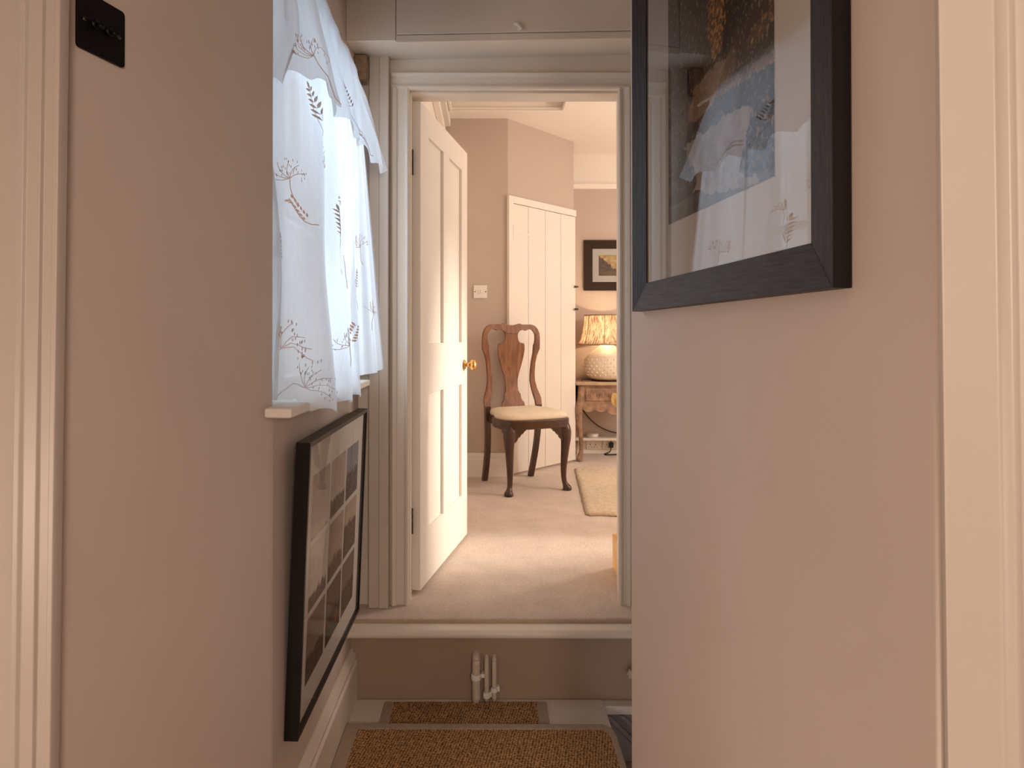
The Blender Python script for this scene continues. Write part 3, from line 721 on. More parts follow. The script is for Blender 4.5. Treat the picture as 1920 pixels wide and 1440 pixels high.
for q in (0.012, 0.076):
    bm = B(); c = Os + ax*q + Vz*0.046; tube(bm, [c+an*0.004, c+an*0.0062], 0.0032, 10); obj('screw', bm, M_steel, sw, smooth=True)

# ---- white light switch in the bedroom
ws = thing('light_switch', 'white plastic double switch plate on the bedroom wall left of the plank door', 'light switch', (-0.053, 4.63, CZ+0.27))
boxes('switch_plate', M_plastic, [(-0.103, -0.006, 4.620, 4.6295, CZ+0.272, CZ+0.366)], ws, bevel=0.002)
boxes('rocker', M_plastic, [(-0.070, -0.057, 4.616, 4.6205, CZ+0.305, CZ+0.333)], ws, bevel=0.001)
boxes('rocker', M_plastic, [(-0.054, -0.041, 4.616, 4.6205, CZ+0.305, CZ+0.333)], ws, bevel=0.001)
for q in (-0.093, -0.016):
    bm = B(); tube(bm, [(q, 4.6205, CZ+0.319), (q, 4.6185, CZ+0.319)], 0.004, 10); obj('screw', bm, M_steel, ws, smooth=True)

# ---- three pipes on the riser
def pipe(name_label, x, r, ztop, bend, group):
    t = thing('pipe', name_label, 'pipe', (x, 2.275, 0.0), group=group)
    bm = B(); yb = 2.292 - r - 0.012
    pts = [(x, yb, 0.004), (x, yb, ztop-0.030), (x, yb+0.003, ztop-0.014), (x, yb+0.013, ztop-0.004), (x, 2.297, ztop)]
    tube(bm, smooth_path(pts, 5), r, 12); obj('pipe_run', bm, M_pipe, t, smooth=True)
    return t, yb
p1, yb = pipe('thickest cream painted pipe on the step riser, left of the thin pair', -0.0415, 0.0145, 0.158, 0, 'painted pipes on the riser')
bm = B(); tube(bm, [(-0.0415, yb, 0.083), (-0.0415, yb, 0.101)], 0.0185, 14); box(bm, -0.025, -0.008, 2.268, 2.2915, 0.085, 0.099)
obj('pipe_clip', bm, M_plastic, p1, bevel=0.002)
p2, yb = pipe('left pipe of the thin pair on the step riser', -0.005, 0.0085, 0.150, 0, 'painted pipes on the riser')
bm = B(); tube(bm, [(-0.005, yb, 0.016), (-0.005, yb, 0.034)], 0.0135, 12); box(bm, 0.004, 0.013, 2.270, 2.2915, 0.016, 0.034); obj('pipe_clip', bm, M_plastic, p2, bevel=0.002)
p3, yb = pipe('right pipe of the thin pair on the step riser', 0.022, 0.0085, 0.150, 0, 'painted pipes on the riser')
bm = B(); tube(bm, [(0.022, yb, 0.036), (0.022, yb, 0.050)], 0.0130, 12); box(bm, 0.030, 0.041, 2.270, 2.2915, 0.036, 0.052); obj('pipe_clip', bm, M_plastic, p3, bevel=0.002)
bm = B()
for a in range(6):
    th = a*PI/3; tube(bm, [(0.505+0.004*math.cos(th), 2.291, 0.10+0.004*math.sin(th)), (0.505+0.012*math.cos(th), 2.262, 0.10+0.012*math.sin(th))], 0.006, 8)
tube(bm, [(0.505, 2.293, 0.10), (0.505, 2.255, 0.10)], 0.011, 12)
tag(obj('pipe_stub', bm, M_pipe, None, smooth=True), 'short cream pipe end sticking out of the riser above the stairs', 'pipe')

# ---- stairs going down on the right
st = thing('staircase', 'x', 'x', (0.41, 2.05, 0)); del st['label']; del st['category']; st['kind'] = 'structure'; st.name = 'floor_stairs'
for i in range(4):
    z = -0.195*(i+1); x0 = 0.405+0.20*i
    bm = B(); box(bm, x0-0.0, x0+0.225, 1.86, 2.25, z-0.03, z); obj('tread', bm, M_stair, st, bevel=0.004)
    bm = B(); box(bm, x0-0.012, x0, 1.86, 2.25, z, z+0.165 if i else -0.06); obj('stair_riser', bm, M_stair, st)
bm = B(); box(bm, 0.400, 1.7, 2.250, 2.292, -0.034, -0.004); obj('string_capping', bm, M_grey, st, bevel=0.004)
bm = B()
extrude(bm, [(0.402, -0.036), (1.4, -1.00), (1.4, -1.2), (0.402, -1.2)], lambda p, q, d: (p, d, q), 2.252, 2.262)
obj('stair_string', bm, M_stair, st, bevel=0.001)
bm = B(); box(bm, 0.402, 1.7, 2.262, 2.292, -1.2, -0.034); obj('stair_wall_panel', bm, M_stair, st)
for k in range(2):
    o_ = 0.05*k
    bm = B(); extrude(bm, [(0.405+o_, -0.036), (1.40+o_, -0.997), (1.40+o_, -0.975), (0.425+o_, -0.036)], lambda p, q, d: (p, d, q), 2.246, 2.262); obj('string_moulding', bm, M_stair, st, bevel=0.002)

# ---- sisal mats
ml = thing('landing_mat', 'large brown sisal mat with taupe bound edges covering the landing', 'mat', (-0.03, 1.7, 0))
def mat_part(name, poly, z0, z1, m, par, bev):
    bm = B(); prism(bm, poly, z0, z1); return obj(name, bm, m, par, bevel=bev)
mat_part('sisal_weave', [(-0.425, 0.80), (0.392, 0.80), (0.395, 1.90), (0.390, 2.06), (0.378, 2.088), (-0.425, 2.092)], 0.0075, 0.0165, M_sisal, ml, 0.002)
def tape(poly, z1, par): bm = B(); prism(bm, poly, 0.0075 if par is ml else 0.0008, z1); obj('binding', bm, M_tape, par, bevel=0.0025)
tape([(-0.463, 0.80), (-0.420, 0.80), (-0.420, 2.086), (-0.463, 2.118)], 0.0185, ml)
tape([(-0.463, 2.118), (-0.420, 2.086), (0.372, 2.084), (0.392, 2.104), (0.375, 2.112)], 0.0185, ml)
tape([(0.372, 2.084), (0.388, 2.05), (0.393, 0.80), (0.408, 0.80), (0.409, 2.05), (0.404, 2.085), (0.390, 2.106)], 0.0180, ml)
mf = thing('step_mat', 'small brown sisal mat lying against the step riser under the pipes', 'mat', (-0.08, 2.2, 0))
mat_part('sisal_weave', [(-0.330, 1.98), (0.172, 1.98), (0.170, 2.262), (-0.328, 2.262)], 0.0008, 0.0065, M_sisal, mf, 0.001)
for a, b_ in ((-0.362, -0.328), (0.170, 0.204)): tape([(a, 1.98), (b_, 1.98), (b_, 2.262), (a, 2.262)], 0.0075, mf)

# ---- four panel door, open into the bedroom
hx, hy = -0.2645, 2.515
ang = math.atan2(0.2165, 0.976)         # from +y towards +x
door = thing('door_1', 'x', 'x', (hx, hy, FZ)); del door['label']; del door['category']; door['kind'] = 'structure'
du = Vector((math.sin(ang), math.cos(ang), 0)); dn = Vector((math.cos(ang), -math.sin(ang), 0))
DW, DB, DT, TH = 0.738, CZ-0.994, CZ+0.921, 0.036
Od = Vector((hx, hy, 0))
def dpart(name, u0, u1, z0, z1, d0, d1, m, par, bev=0.0015):
    return quad_part(name, Od, du, Vz, dn, u0, u1, z0, z1, d0, d1, m, par, bev)
ST = 0.105
zr = [(DB, DB+0.215), (CZ-0.270, CZ-0.045), (DT-0.110, DT)]
zr[1] = (CZ-0.235, CZ-0.030)
bm_parts = []
dpart('stile', 0, ST, DB, DT, -TH, 0, M_white2, door); dpart('stile', DW-ST, DW, DB, DT, -TH, 0, M_white2, door)
mu0, mu1 = DW/2-0.048, DW/2+0.048
for z0, z1 in zr: dpart('rail', ST, DW-ST, z0, z1, -TH, -0.0005, M_white2, door)
for z0, z1 in ((zr[0][1], zr[1][0]), (zr[1][1], zr[2][0])):
    dpart('muntin', mu0, mu1, z0, z1, -TH, -0.0003, M_white2, door)
    for a, b_ in ((ST, mu0), (mu1, DW-ST)): dpart('door_panel', a, b_, z0, z1, -0.024, -0.013, M_white2, door, 0.0)
kn = Od + du*(DW-0.055) + Vz*(CZ-0.142)
bm = B()
prof = [(0.024, 0.0), (0.022, 0.004), (0.010, 0.008), (0.0085, 0.022), (0.013, 0.030), (0.024, 0.036), (0.028, 0.046), (0.024, 0.056), (0.012, 0.061), (0.002, 0.062)]
lathe(bm, prof, seg=24)
Mx = Matrix((( du.x, 0, dn.x, kn.x), (du.y, 0, dn.y, kn.y), (0, 1, 0, kn.z), (0, 0, 0, 1)))
bm.transform(Mx); obj('door_knob', bm, M_brass, door, smooth=True)
bm = B(); P0 = Od + du*(DW-0.001) + Vz*(CZ-0.20); hexa(bm, [P0+dn*-0.03+Vz*0, P0+dn*-0.008, P0+dn*-0.008+du*0.003, P0+dn*-0.03+du*0.003, P0+dn*-0.03+Vz*0.13, P0+dn*-0.008+Vz*0.13, P0+dn*-0.008+du*0.003+Vz*0.13, P0+dn*-0.03+du*0.003+Vz*0.13]); obj('latch_plate', bm, M_brass, door)
for zc in (CZ+0.68, CZ-0.72):
    bm = B()
    for k in range(5): tube(bm, [(-0.2955, 2.507, zc-0.05+k*0.02), (-0.2955, 2.507, zc-0.0315+k*0.02)], 0.0042, 8)
    obj('hinge', bm, M_steel, door, smooth=True)

# ---- plank door in the angled wall
au = (AW1-AW0).normalized(); a_n = Vector((au.y, -au.x, 0)); AL = (AW1-AW0).length
cpd = thing('door_2', 'x', 'x', AW0 + Vector((0, 0, FZ))); del cpd['label']; del cpd['category']; cpd['kind'] = 'structure'
def cpart(name, u0, u1, z0, z1, d0, d1, m, par, bev=0.001): return quad_part(name, AW0, au, Vz, a_n, u0, u1, z0, z1, d0, d1, m, par, bev)
CT = CZ+1.012
cpart('door_frame_stile', -0.012, 0.036, FZ, CT, 0.0005, 0.024, M_white2, cpd)
cpart('door_frame_head', 0.036, AL+0.004, CT-0.050, CT, 0.0005, 0.024, M_white2, cpd)
e = [0.039, 0.205, 0.395, 0.585, AL]
gx = [0.0385, 0.2075, 0.4025, 0.594, AL+0.002]
planks = []
for i in range(4): planks.append(cpart('plank', gx[i]+0.0015, gx[i+1]-0.0015, FZ+0.016, CT-0.053, 0.002, 0.017, M_white2, cpd, 0.0025))
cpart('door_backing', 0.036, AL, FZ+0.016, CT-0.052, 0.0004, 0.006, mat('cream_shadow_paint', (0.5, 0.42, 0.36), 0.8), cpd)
for zc in (CZ+0.395, CZ+0.215):
    bm = B(); c = AW0 + au*(AL-0.012) + Vz*zc
    tube(bm, [c+a_n*0.015, c+a_n*0.040], 0.006, 10); tube(bm, [c+a_n*0.038-au*0.022, c+a_n*0.038+au*0.016], 0.0075, 10); obj('latch_knob', bm, M_steel, cpd, smooth=True)
cpart('hinge', 0.030, 0.046, CZ+0.70, CZ+0.80, 0.017, 0.027, M_white2, cpd)
cpart('hinge_strap', 0.046, 0.25, CZ+0.742, CZ+0.758, 0.0165, 0.019, M_white2, cpd)

# ---- Queen Anne chair
th = math.atan2(0.188, 0.44)
ch_ = thing('dining_chair', 'carved walnut splat-back chair with cream upholstered seat in front of the plank door', 'chair', (0.236, 4.347, FZ), th)
def back_y(z): return 0.150 + 0.055*((z-0.52)/0.57) + 0.018*math.sin((z-0.52)/0.57*PI*1.5) if z > 0.52 else 0.150
def zc_(y): return 0.530 + (1205-y)/1895.0
PXM = 1743.0
OUT = [(180, 338), (210, 358), (250, 374), (300, 386), (400, 387), (470, 386), (485, 378), (560, 350), (650, 330), (800, 319), (900, 321), (1000, 342), (1080, 372), (1130, 386), (1290, 382)]
INN = [(180, 300), (280, 320), (340, 321), (400, 312), (412, 303), (520, 297), (640, 277), (800, 259), (900, 253), (1000, 265), (1080, 282), (1160, 300), (1290, 305)]
TH_B = 0.012
def strip(bm, rows, fy=None):
    """rows of (xl, xr, z): closed slab with thickness following the back curve"""
    R = []
    for xl, xr, z in rows:
        y = back_y(z)
        R.append([bm.verts.new(p) for p in ((xl, y-TH_B, z), (xr, y-TH_B, z), (xr, y+TH_B, z), (xl, y+TH_B, z))])
    for a, b in zip(R, R[1:]):
        for i in range(4): bm.faces.new((a[i], a[(i+1) % 4], b[(i+1) % 4], b[i]))
    bm.faces.new(R[0][::-1]); bm.faces.new(R[-1])
for sgn in (-1, 1):
    bm = B(); rows = []
    for y in range(262, 1290, 12):
        o_ = lerp_tab(OUT, y)/PXM; i_ = lerp_tab(INN, y)/PXM; rows.append((*sorted((sgn*o_, sgn*i_)), zc_(y)))
    strip(bm, rows); obj('backrest_post', bm, M_walnut, ch_, bevel=0.004, world=False)
# crest rail: columns
TOPc = [(0, 152), (40, 148), (80, 138), (108, 128), (120, 134), (140, 141), (200, 141), (270, 141), (310, 155), (338, 180), (358, 208), (374, 250), (380, 268)]
BOTc = [(0, 262), (84, 262), (86, 262), (92, 245), (110, 226), (145, 213), (180, 219), (192, 225), (202, 218), (245, 200), (280, 212), (300, 235), (318, 268), (380, 272)]
bm = B(); R = []
for k in range(-76, 77):
    x = k*5.0; t_ = lerp_tab(TOPc, abs(x)); b_ = max(lerp_tab(BOTc, abs(x)), t_+3); zt, zb_ = zc_(t_), zc_(b_)
    yt, yb_ = back_y(zt), back_y(zb_)
    R.append([bm.verts.new(p) for p in ((x/PXM, yb_-TH_B-0.001, zb_), (x/PXM, yt-TH_B-0.001, zt), (x/PXM, yt+TH_B, zt), (x/PXM, yb_+TH_B, zb_))])
for a, b_ in zip(R, R[1:]):
    for i in range(4): bm.faces.new((a[i], a[(i+1) % 4], b_[(i+1) % 4], b_[i]))
bm.faces.new(R[0][::-1]); bm.faces.new(R[-1])
obj('crest_rail', bm, M_walnut, ch_, bevel=0.003, world=False)
SPL = [(255, 88), (290, 84), (320, 86), (350, 92), (370, 102), (385, 120), (391, 150), (394, 168), (400, 173), (430, 178), (480, 180), (540, 172), (600, 160), (700, 133), (800, 104), (870, 85), (950, 79), (1020, 84), (1045, 96), (1065, 110), (1120, 114), (1145, 122), (1160, 138), (1185, 152), (1290, 156)]
TH_B = 0.006
bm = B(); rows = []
yv = 258
while yv <= 1285:
    h_ = lerp_tab(SPL, yv)/PXM; rows.append((-h_, h_, zc_(yv))); yv += 3 if 360 < yv < 405 else 11
strip(bm, rows); obj('splat', bm, M_walnut, ch_, bevel=0.0015, world=False)
# seat rail: compass shaped ring
def seat_outline(off=0.0, n=8):
    right = [(0.0, -0.272), (0.09, -0.270), (0.155, -0.262), (0.205, -0.243), (0.236, -0.208), (0.250, -0.16), (0.250, -0.09), (0.238, -0.03), (0.222, 0.005), (0.206, 0.022), (0.200, 0.05), (0.197, 0.10), (0.194, 0.150)]
    P = [(p.x, p.y) for p in smooth_path([(a, b, 0) for a, b in right], 4)]
    pts = P + [(-x, y) for x, y in reversed(P)][:-1]
    if off:
        c = Vector((0, -0.06)); out = []
        nn = len(pts)
        for i in range(nn):
            a = Vector(pts[(i-1) % nn]); b = Vector(pts[(i+1) % nn]); t = (b-a).normalized(); nrm = Vector((t.y, -t.x))
            out.append((pts[i][0]+nrm.x*off, pts[i][1]+nrm.y*off))
        return out
    return pts
o1 = seat_outline(); 
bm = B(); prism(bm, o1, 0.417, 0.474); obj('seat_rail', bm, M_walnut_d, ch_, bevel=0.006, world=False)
# drop-in cushion, domed
bm = B(); rings = []
for sc_, z in ((0.925, 0.470), (0.950, 0.484), (0.945, 0.499), (0.90, 0.512), (0.80, 0.522), (0.60, 0.530), (0.35, 0.534)):
    rings.append([bm.verts.new((x*sc_, min(-0.06+(y+0.06)*(sc_+0.03 if y > 0 else sc_), 0.146), z)) for x, y in seat_outline()])
n_ = len(rings[0])
for a, b_ in zip(rings, rings[1:]):
    for i in range(n_): bm.faces.new((a[i], a[(i+1) % n_], b_[(i+1) % n_], b_[i]))
cv = bm.verts.new((0, -0.06, 0.535))
for i in range(n_): bm.faces.new((rings[-1][i], rings[-1][(i+1) % n_], cv))
bm.faces.new(rings[0][::-1]); obj('seat', bm, M_cream, ch_, smooth=True, world=False)
# front cabriole legs
for sgn in (-1, 1):
    bm = B(); d = Vector((sgn*0.70, -0.72, 0)).normalized(); c = Vector((sgn*0.190, -0.205, 0))
    spec = [(0.425, 0.004, 0.040), (0.400, 0.012, 0.042), (0.370, 0.018, 0.040), (0.335, 0.021, 0.034), (0.29, 0.018, 0.029), (0.22, 0.012, 0.0245), (0.15, 0.007, 0.0205), (0.09, 0.007, 0.0175), (0.055, 0.012, 0.0165), (0.035, 0.020, 0.020), (0.020, 0.027, 0.028), (0.010, 0.030, 0.031), (0.002, 0.030, 0.027)]
    pts = [c + d*o_ + Vector((0, 0, z)) for z, o_, r in spec]; rad = [r for _, _, r in spec]
    sp_ = smooth_path([(p.x, p.y, p.z) for p in pts], 4); rr_ = []
    for i in range(len(rad)-1):
        for k in range(4): rr_.append(rad[i]+(rad[i+1]-rad[i])*k/4)
    rr_.append(rad[-1])
    tube(bm, sp_, rr_, 18)
    # ear brackets
    prof_e = [(0.0, 0.420), (0.085, 0.420), (0.082, 0.408), (0.070, 0.402), (0.062, 0.390), (0.048, 0.384), (0.040, 0.370), (0.026, 0.362), (0.018, 0.345), (0.0, 0.330)]
    e1 = []
    extrude(bm, prof_e, lambda p, q, dd: (c.x-sgn*(0.015+p), c.y-0.030+dd+0.10*0, q), 0.0, 0.024)
    extrude(bm, prof_e, lambda p, q, dd: (c.x+sgn*(0.028-dd), c.y+0.010+p*0.9, q), 0.0, 0.022)
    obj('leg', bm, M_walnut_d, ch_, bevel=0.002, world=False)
for sgn in (-1, 1):
    bm = B()
    pts = smooth_path([(sgn*0.198, 0.150, 0.528), (sgn*0.196, 0.150, 0.44), (sgn*0.191, 0.156, 0.32), (sgn*0.186, 0.178, 0.20), (sgn*0.182, 0.210, 0.09), (sgn*0.180, 0.240, 0.001)], 5)
    R = []
    for i, p in enumerate(pts):
        h1 = 0.0185; h2 = 0.018
        R.append([bm.verts.new(q) for q in ((p.x-h1, p.y-h2, p.z), (p.x+h1, p.y-h2, p.z), (p.x+h1, p.y+h2, p.z), (p.x-h1, p.y+h2, p.z))])
    for a, b_ in zip(R, R[1:]):
        for i in range(4): bm.faces.new((a[i], b_[i], b_[(i+1) % 4], a[(i+1) % 4]))
    bm.faces.new(R[0]); bm.faces.new(R[-1][::-1])
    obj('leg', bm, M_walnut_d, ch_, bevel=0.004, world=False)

# ---- rug
rg = thing('rug', 'cream shaggy wool rug on the bedroom carpet beside the chair', 'rug', (1.2, 4.2, FZ))
bm = B(); NX, NY = 60, 60
def rug_p(i, j):
    u, v = i/NX, j/NY; x0 = 0.545+0.105*v + 0.002*math.sin(v*40); y0 = 3.60+0.01*math.sin(u*30)
    x = x0+(1.9-x0)*u; y = y0+(4.86-y0)*v
    if i == 0 and j == 0: x += 0.02; y += 0.02
    e_ = min(1.0, u*60, v*60)
    return (x, y, FZ+0.004+e_*(0.016+0.006*noise.noise(Vector((x*38, y*38, 0)))))
g = [[bm.verts.new(rug_p(i, j)) for j in range(NY+1)] for i in range(NX+1)]
for i in range(NX):
    for j in range(NY): bm.faces.new((g[i][j], g[i+1][j], g[i+1][j+1], g[i][j+1]))
bl = [bm.verts.new((p.co.x, p.co.y, FZ+0.0005)) for p in (g[0][0], g[NX][0], g[NX][NY], g[0][NY])]
def side(seq, a, b):
    bm.faces.new([a] + seq + [b])
side([g[i][0] for i in range(NX+1)], bl[0], bl[1]); side([g[0][j] for j in range(NY, -1, -1)], bl[3], bl[0])
obj('rug_pile', bm, M_rug, rg, smooth=True)

# ---- nightstand
NX0, NX1, NYF, NYB, NT = 0.712, 1.300, 5.165, 5.525, FZ+0.640
ns = thing('nightstand', 'carved limed-wood nightstand with cabriole legs against the back wall', 'nightstand', ((NX0+NX1)/2, 5.34, FZ))
bm = B()
pl = []
for x_, y_ in ((NX0-0.012, NYB), (NX0-0.012, NYF+0.02), (NX0+0.0, NYF-0.008), (NX0+0.03, NYF-0.022), ((NX0+NX1)/2, NYF-0.03), (NX1-0.03, NYF-0.022), (NX1, NYF-0.008), (NX1+0.012, NYF+0.02), (NX1+0.012, NYB)): pl.append((x_, y_))
prism(bm, pl, NT-0.026, NT); obj('tabletop', bm, M_limed_top, ns, bevel=0.007, seg=3)
bm = B(); box(bm, NX0+0.03, NX1-0.03, NYF+0.012, NYB-0.02, NT-0.185, NT-0.026); obj('carcass', bm, M_limed, ns, bevel=0.002)
bm = B(); box(bm, NX0+0.075, NX1-0.075, NYF+0.002, NYF+0.013, NT-0.152, NT-0.050); dr = obj('drawer', bm, M_limed, ns, bevel=0.003)
bm = B(); kc = Vector(((NX0+NX1)/2, NYF+0.002, NT-0.105))
for s_, r_ in ((0, 0.008), (1, 0.007), (2, 0.016), (3, 0.020), (4, 0.014)): pass
lathe(bm, [(0.008, 0), (0.007, 0.010), (0.016, 0.016), (0.021, 0.024), (0.016, 0.032), (0.003, 0.035)], seg=20)
bm.transform(Matrix.Translation(kc) @ Matrix.Rotation(PI/2, 4, 'X')); obj('knob', bm, M_limed_top, dr, smooth=True)
# carved scrolls on the drawer
for sx in (-1, 1):
    for k in range(7):
        bm = B()
        cx_ = (NX0+NX1)/2 + sx*(0.045+0.024*k); cz2 = NT-0.101+0.018*math.sin(k*1.7)
        pts = [(cx_+sx*(0.014-0.0016*a)*math.cos(a*0.75), NYF+0.001, cz2+(0.026-0.002*a)*math.sin(a*0.75)) for a in range(8)]
        tube(bm, pts, [0.0032]*8, 6); obj('carved_scroll', bm, M_limed, dr, smooth=True)
# scalloped apron
bm = B(); n_ = 48; up_, lo_ = [], []
for i in range(n_+1):
    u = i/n_; x = NX0+0.05+(NX1-NX0-0.10)*u
    dep = 0.040 + 0.030*abs(math.cos(u*PI*1.0))**2*0 + 0.022*abs(math.sin(u*PI*5)) + (0.02 if 0.4 < u < 0.6 else 0.0)
    up_.append((x, NT-0.180)); lo_.append((x, NT-0.180-dep))
for i in range(n_):
    hexa(bm, [(lo_[i][0], NYF+0.004, lo_[i][1]), (lo_[i+1][0], NYF+0.004, lo_[i+1][1]), (lo_[i+1][0], NYF+0.022, lo_[i+1][1]), (lo_[i][0], NYF+0.022, lo_[i][1]),
              (up_[i][0], NYF+0.004, up_[i][1]), (up_[i+1][0], NYF+0.004, up_[i+1][1]), (up_[i+1][0], NYF+0.022, up_[i+1][1]), (up_[i][0], NYF+0.022, up_[i][1])])
bmesh.ops.remove_doubles(bm, verts=bm.verts[:], dist=1e-5)
obj('apron', bm, M_limed, ns)
for sx, X_ in ((-1, NX0), (1, NX1)):
    for sy, Y_ in ((-1, NYF), (1, NYB)):
        cx_ = X_ - sx*0.034; cy_ = Y_ - sy*0.022
        bm = B()
        spec = [(NT-0.028-FZ, -0.004, 0.026), (0.50, -0.002, 0.028), (0.44, 0.012, 0.032), (0.38, 0.016, 0.029), (0.28, 0.006, 0.021), (0.17, -0.004, 0.0165), (0.09, -0.006, 0.0165), (0.05, 0.002, 0.021), (0.025, 0.008, 0.026), (0.003, 0.008, 0.022)]
        pts = [(cx_+sx*o_, cy_+sy*o_*0.6, FZ+z) for z, o_, r in spec]; sp_ = smooth_path(pts, 4); rad = [r for _, _, r in spec]; rr_ = []
        for i in range(len(rad)-1):
            for k in range(4): rr_.append(rad[i]+(rad[i+1]-rad[i])*k/4)
        rr_.append(rad[-1]); tube(bm, sp_, rr_, 12); obj('leg', bm, M_limed, ns, smooth=True)

# ---- table lamp
LX, LYY = 0.985, 5.320
lp = thing('table_lamp', 'glowing bedside lamp with studded cream ceramic base and gathered linen shade', 'lamp', (LX, LYY, NT))
bm = B(); lathe(bm, [(0.125, NT+0.0005), (0.130, NT+0.004), (0.128, NT+0.012)], LX, LYY, 40); obj('foot', bm, M_brown_frame, lp, smooth=True)
prof = [(0.120, 0.012), (0.155, 0.030), (0.178, 0.070), (0.186, 0.115), (0.184, 0.160), (0.176, 0.188), (0.158, 0.212), (0.128, 0.236), (0.100, 0.258), (0.075, 0.278), (0.052, 0.296), (0.030, 0.304)]
bm = B(); lathe(bm, [(r, NT+z) for r, z in prof], LX, LYY, 48); base = obj('lamp_base', bm, M_ceramic, lp, smooth=True)
bm = B()
tabr = [(z, r) for r, z in prof]
for ri, z in enumerate((0.050, 0.075, 0.100, 0.126, 0.152, 0.178)):
    r = lerp_tab(tabr, z); n_ = 24
    for k in range(n_):
        a = 2*PI*(k+0.5*(ri % 2))/n_; c = Vector((LX+r*math.cos(a), LYY+r*math.sin(a), NT+z)); o_ = Vector((math.cos(a), math.sin(a), 0))
        tube(bm, [c-o_*0.002, c+o_*0.004+Vector((0, 0, 0.001)), c+o_*0.008+Vector((0, 0, 0.002))], [0.008, 0.006, 0.002], 6)
so = obj('studs', bm, M_ceramic, base); so['kind'] = 'stuff'
bm = B(); lathe(bm, [(0.014, NT+0.270), (0.014, NT+0.330), (0.018, NT+0.332), (0.018, NT+0.36)], LX, LYY, 16); obj('lamp_holder', bm, M_brass, lp, smooth=True)
SZ0, SZ1 = NT+0.302, NT+0.540
bm = B(); nseg, nr = 144, 12; R = []
for j in range(nr+1):
    t = j/nr; rr0 = 0.238 - 0.055*(t**0.55) - 0.0
    ringv = []
    for k in range(nseg):
        a = 2*PI*k/nseg; sc = 0.0035*math.sin(a*36)*(0.4+0.6*math.sin(PI*t)) + 0.006*abs(math.cos(a*4))*-1*math.sin(PI*t)
        r = rr0+sc; ringv.append(bm.verts.new((LX+r*math.cos(a), LYY+r*math.sin(a), SZ0+(SZ1-SZ0)*t)))
    R.append(ringv)
for a, b_ in zip(R, R[1:]):
    for k in range(nseg): bm.faces.new((a[k], a[(k+1) % nseg], b_[(k+1) % nseg], b_[k]))
sh = obj('lamp_shade', bm, M_shade, lp, smooth=True)
M_trimc = mat('shade_trim_cord', (0.35, 0.22, 0.12), 0.8)
bm = B()
for j, rr0 in ((0, 0.238), (nr, 0.183)):
    t = j/nr; z = SZ0+(SZ1-SZ0)*t
    tube(bm, [(LX+(rr0+0.001)*math.cos(2*PI*k/48), LYY+(rr0+0.001)*math.sin(2*PI*k/48), z) for k in range(49)], 0.005, 6)
obj('shade_trim', bm, M_trimc, sh, smooth=True)
for k in range(8):
    a = 2*PI*(k+0.5)/8 + 0.12
    bm = B(); tube(bm, [(LX+(0.238-0.055*(t**0.55)+0.001)*math.cos(a), LYY+(0.238-0.055*(t**0.55)+0.001)*math.sin(a), SZ0+(SZ1-SZ0)*t) for t in [i/10 for i in range(11)]], 0.0028, 6)
    obj('shade_rib', bm, M_trimc, sh, smooth=True)
M_bulb = bpy.data.materials.new('lit_bulb'); M_bulb.use_nodes = True
bb = M_bulb.node_tree.nodes['Principled BSDF']; bb.inputs['Emission Color'].default_value = (1, 0.70, 0.38, 1); bb.inputs['Emission Strength'].default_value = 12
bm = B(); lathe(bm, [(0.012, NT+0.36), (0.020, NT+0.375), (0.030, NT+0.40), (0.030, NT+0.42), (0.018, NT+0.44), (0.002, NT+0.447)], LX, LYY, 20); obj('bulb', bm, M_bulb, lp, smooth=True)
light('bedside_bulb_light', 'POINT', (LX, LYY, NT+0.41), (LX, LYY, 0), 30.0, (1.0, 0.68, 0.38), shadow_soft_size=0.035)
bm = B(); tube(bm, smooth_path([(LX-0.12, LYY-0.04, NT+0.006), (LX-0.17, LYY-0.06, NT+0.018), (LX-0.215, LYY-0.08, NT+0.014), (LX-0.222, LYY-0.09, NT+0.003)], 4), 0.0035, 6)
obj('switch_cord', bm, M_cable, lp, smooth=True)
bm = B(); tube(bm, smooth_path([(0.80, 5.533, FZ+0.42), (0.84, 5.530, FZ+0.34), (0.93, 5.530, FZ+0.25), (1.05, 5.530, FZ+0.19), (1.20, 5.530, FZ+0.17), (1.32, 5.53, FZ+0.17)], 6), 0.0045, 6)
tag(obj('power_cable', bm, M_cable, smooth=True), 'dark cable drooping across the wall behind the nightstand', 'cable')
bm = B(); tube(bm, smooth_path([(1.055, 5.505, FZ+0.110), (1.045, 5.49, FZ+0.03), (0.99, 5.47, FZ+0.006), (1.02, 5.44, FZ+0.006), (1.10, 5.45, FZ+0.007), (1.18, 5.46, FZ+0.006)], 6), 0.005, 6)
tag(obj('plug_cable', bm, M_cable, smooth=True), 'black cable looping on the carpet below the wall sockets', 'cable')
# sockets on the skirting
for i, (x0, lab) in enumerate(((0.845, 'leftmost white double socket above the floor behind the nightstand'), (0.985, 'white double socket with a black plug, right of the first socket'))):
    so = thing('wall_socket', lab, 'socket', (x0+0.06, 5.535, FZ+0.04), group='wall sockets')
    boxes('socket_plate', M_plastic, [(x0, x0+0.125, 5.522, 5.5345, FZ+0.040, FZ+0.122)], so, bevel=0.003)
    for q in (0.03, 0.075):
        boxes('rocker', M_plastic, [(x0+q, x0+q+0.014, 5.518, 5.5225, FZ+0.094, FZ+0.112)], so, bevel=0.001)
        bm = B(); box(bm, x0+q+0.0, x0+q+0.005, 5.5205, 5.5225, FZ+0.072, FZ+0.084); box(bm, x0+q-0.012, x0+q-0.004, 5.5205, 5.5225, FZ+0.055, FZ+0.059); box(bm, x0+q+0.010, x0+q+0.018, 5.5205, 5.5225, FZ+0.055, FZ+0.059); obj('pin_holes', bm, M_darkhole, so)
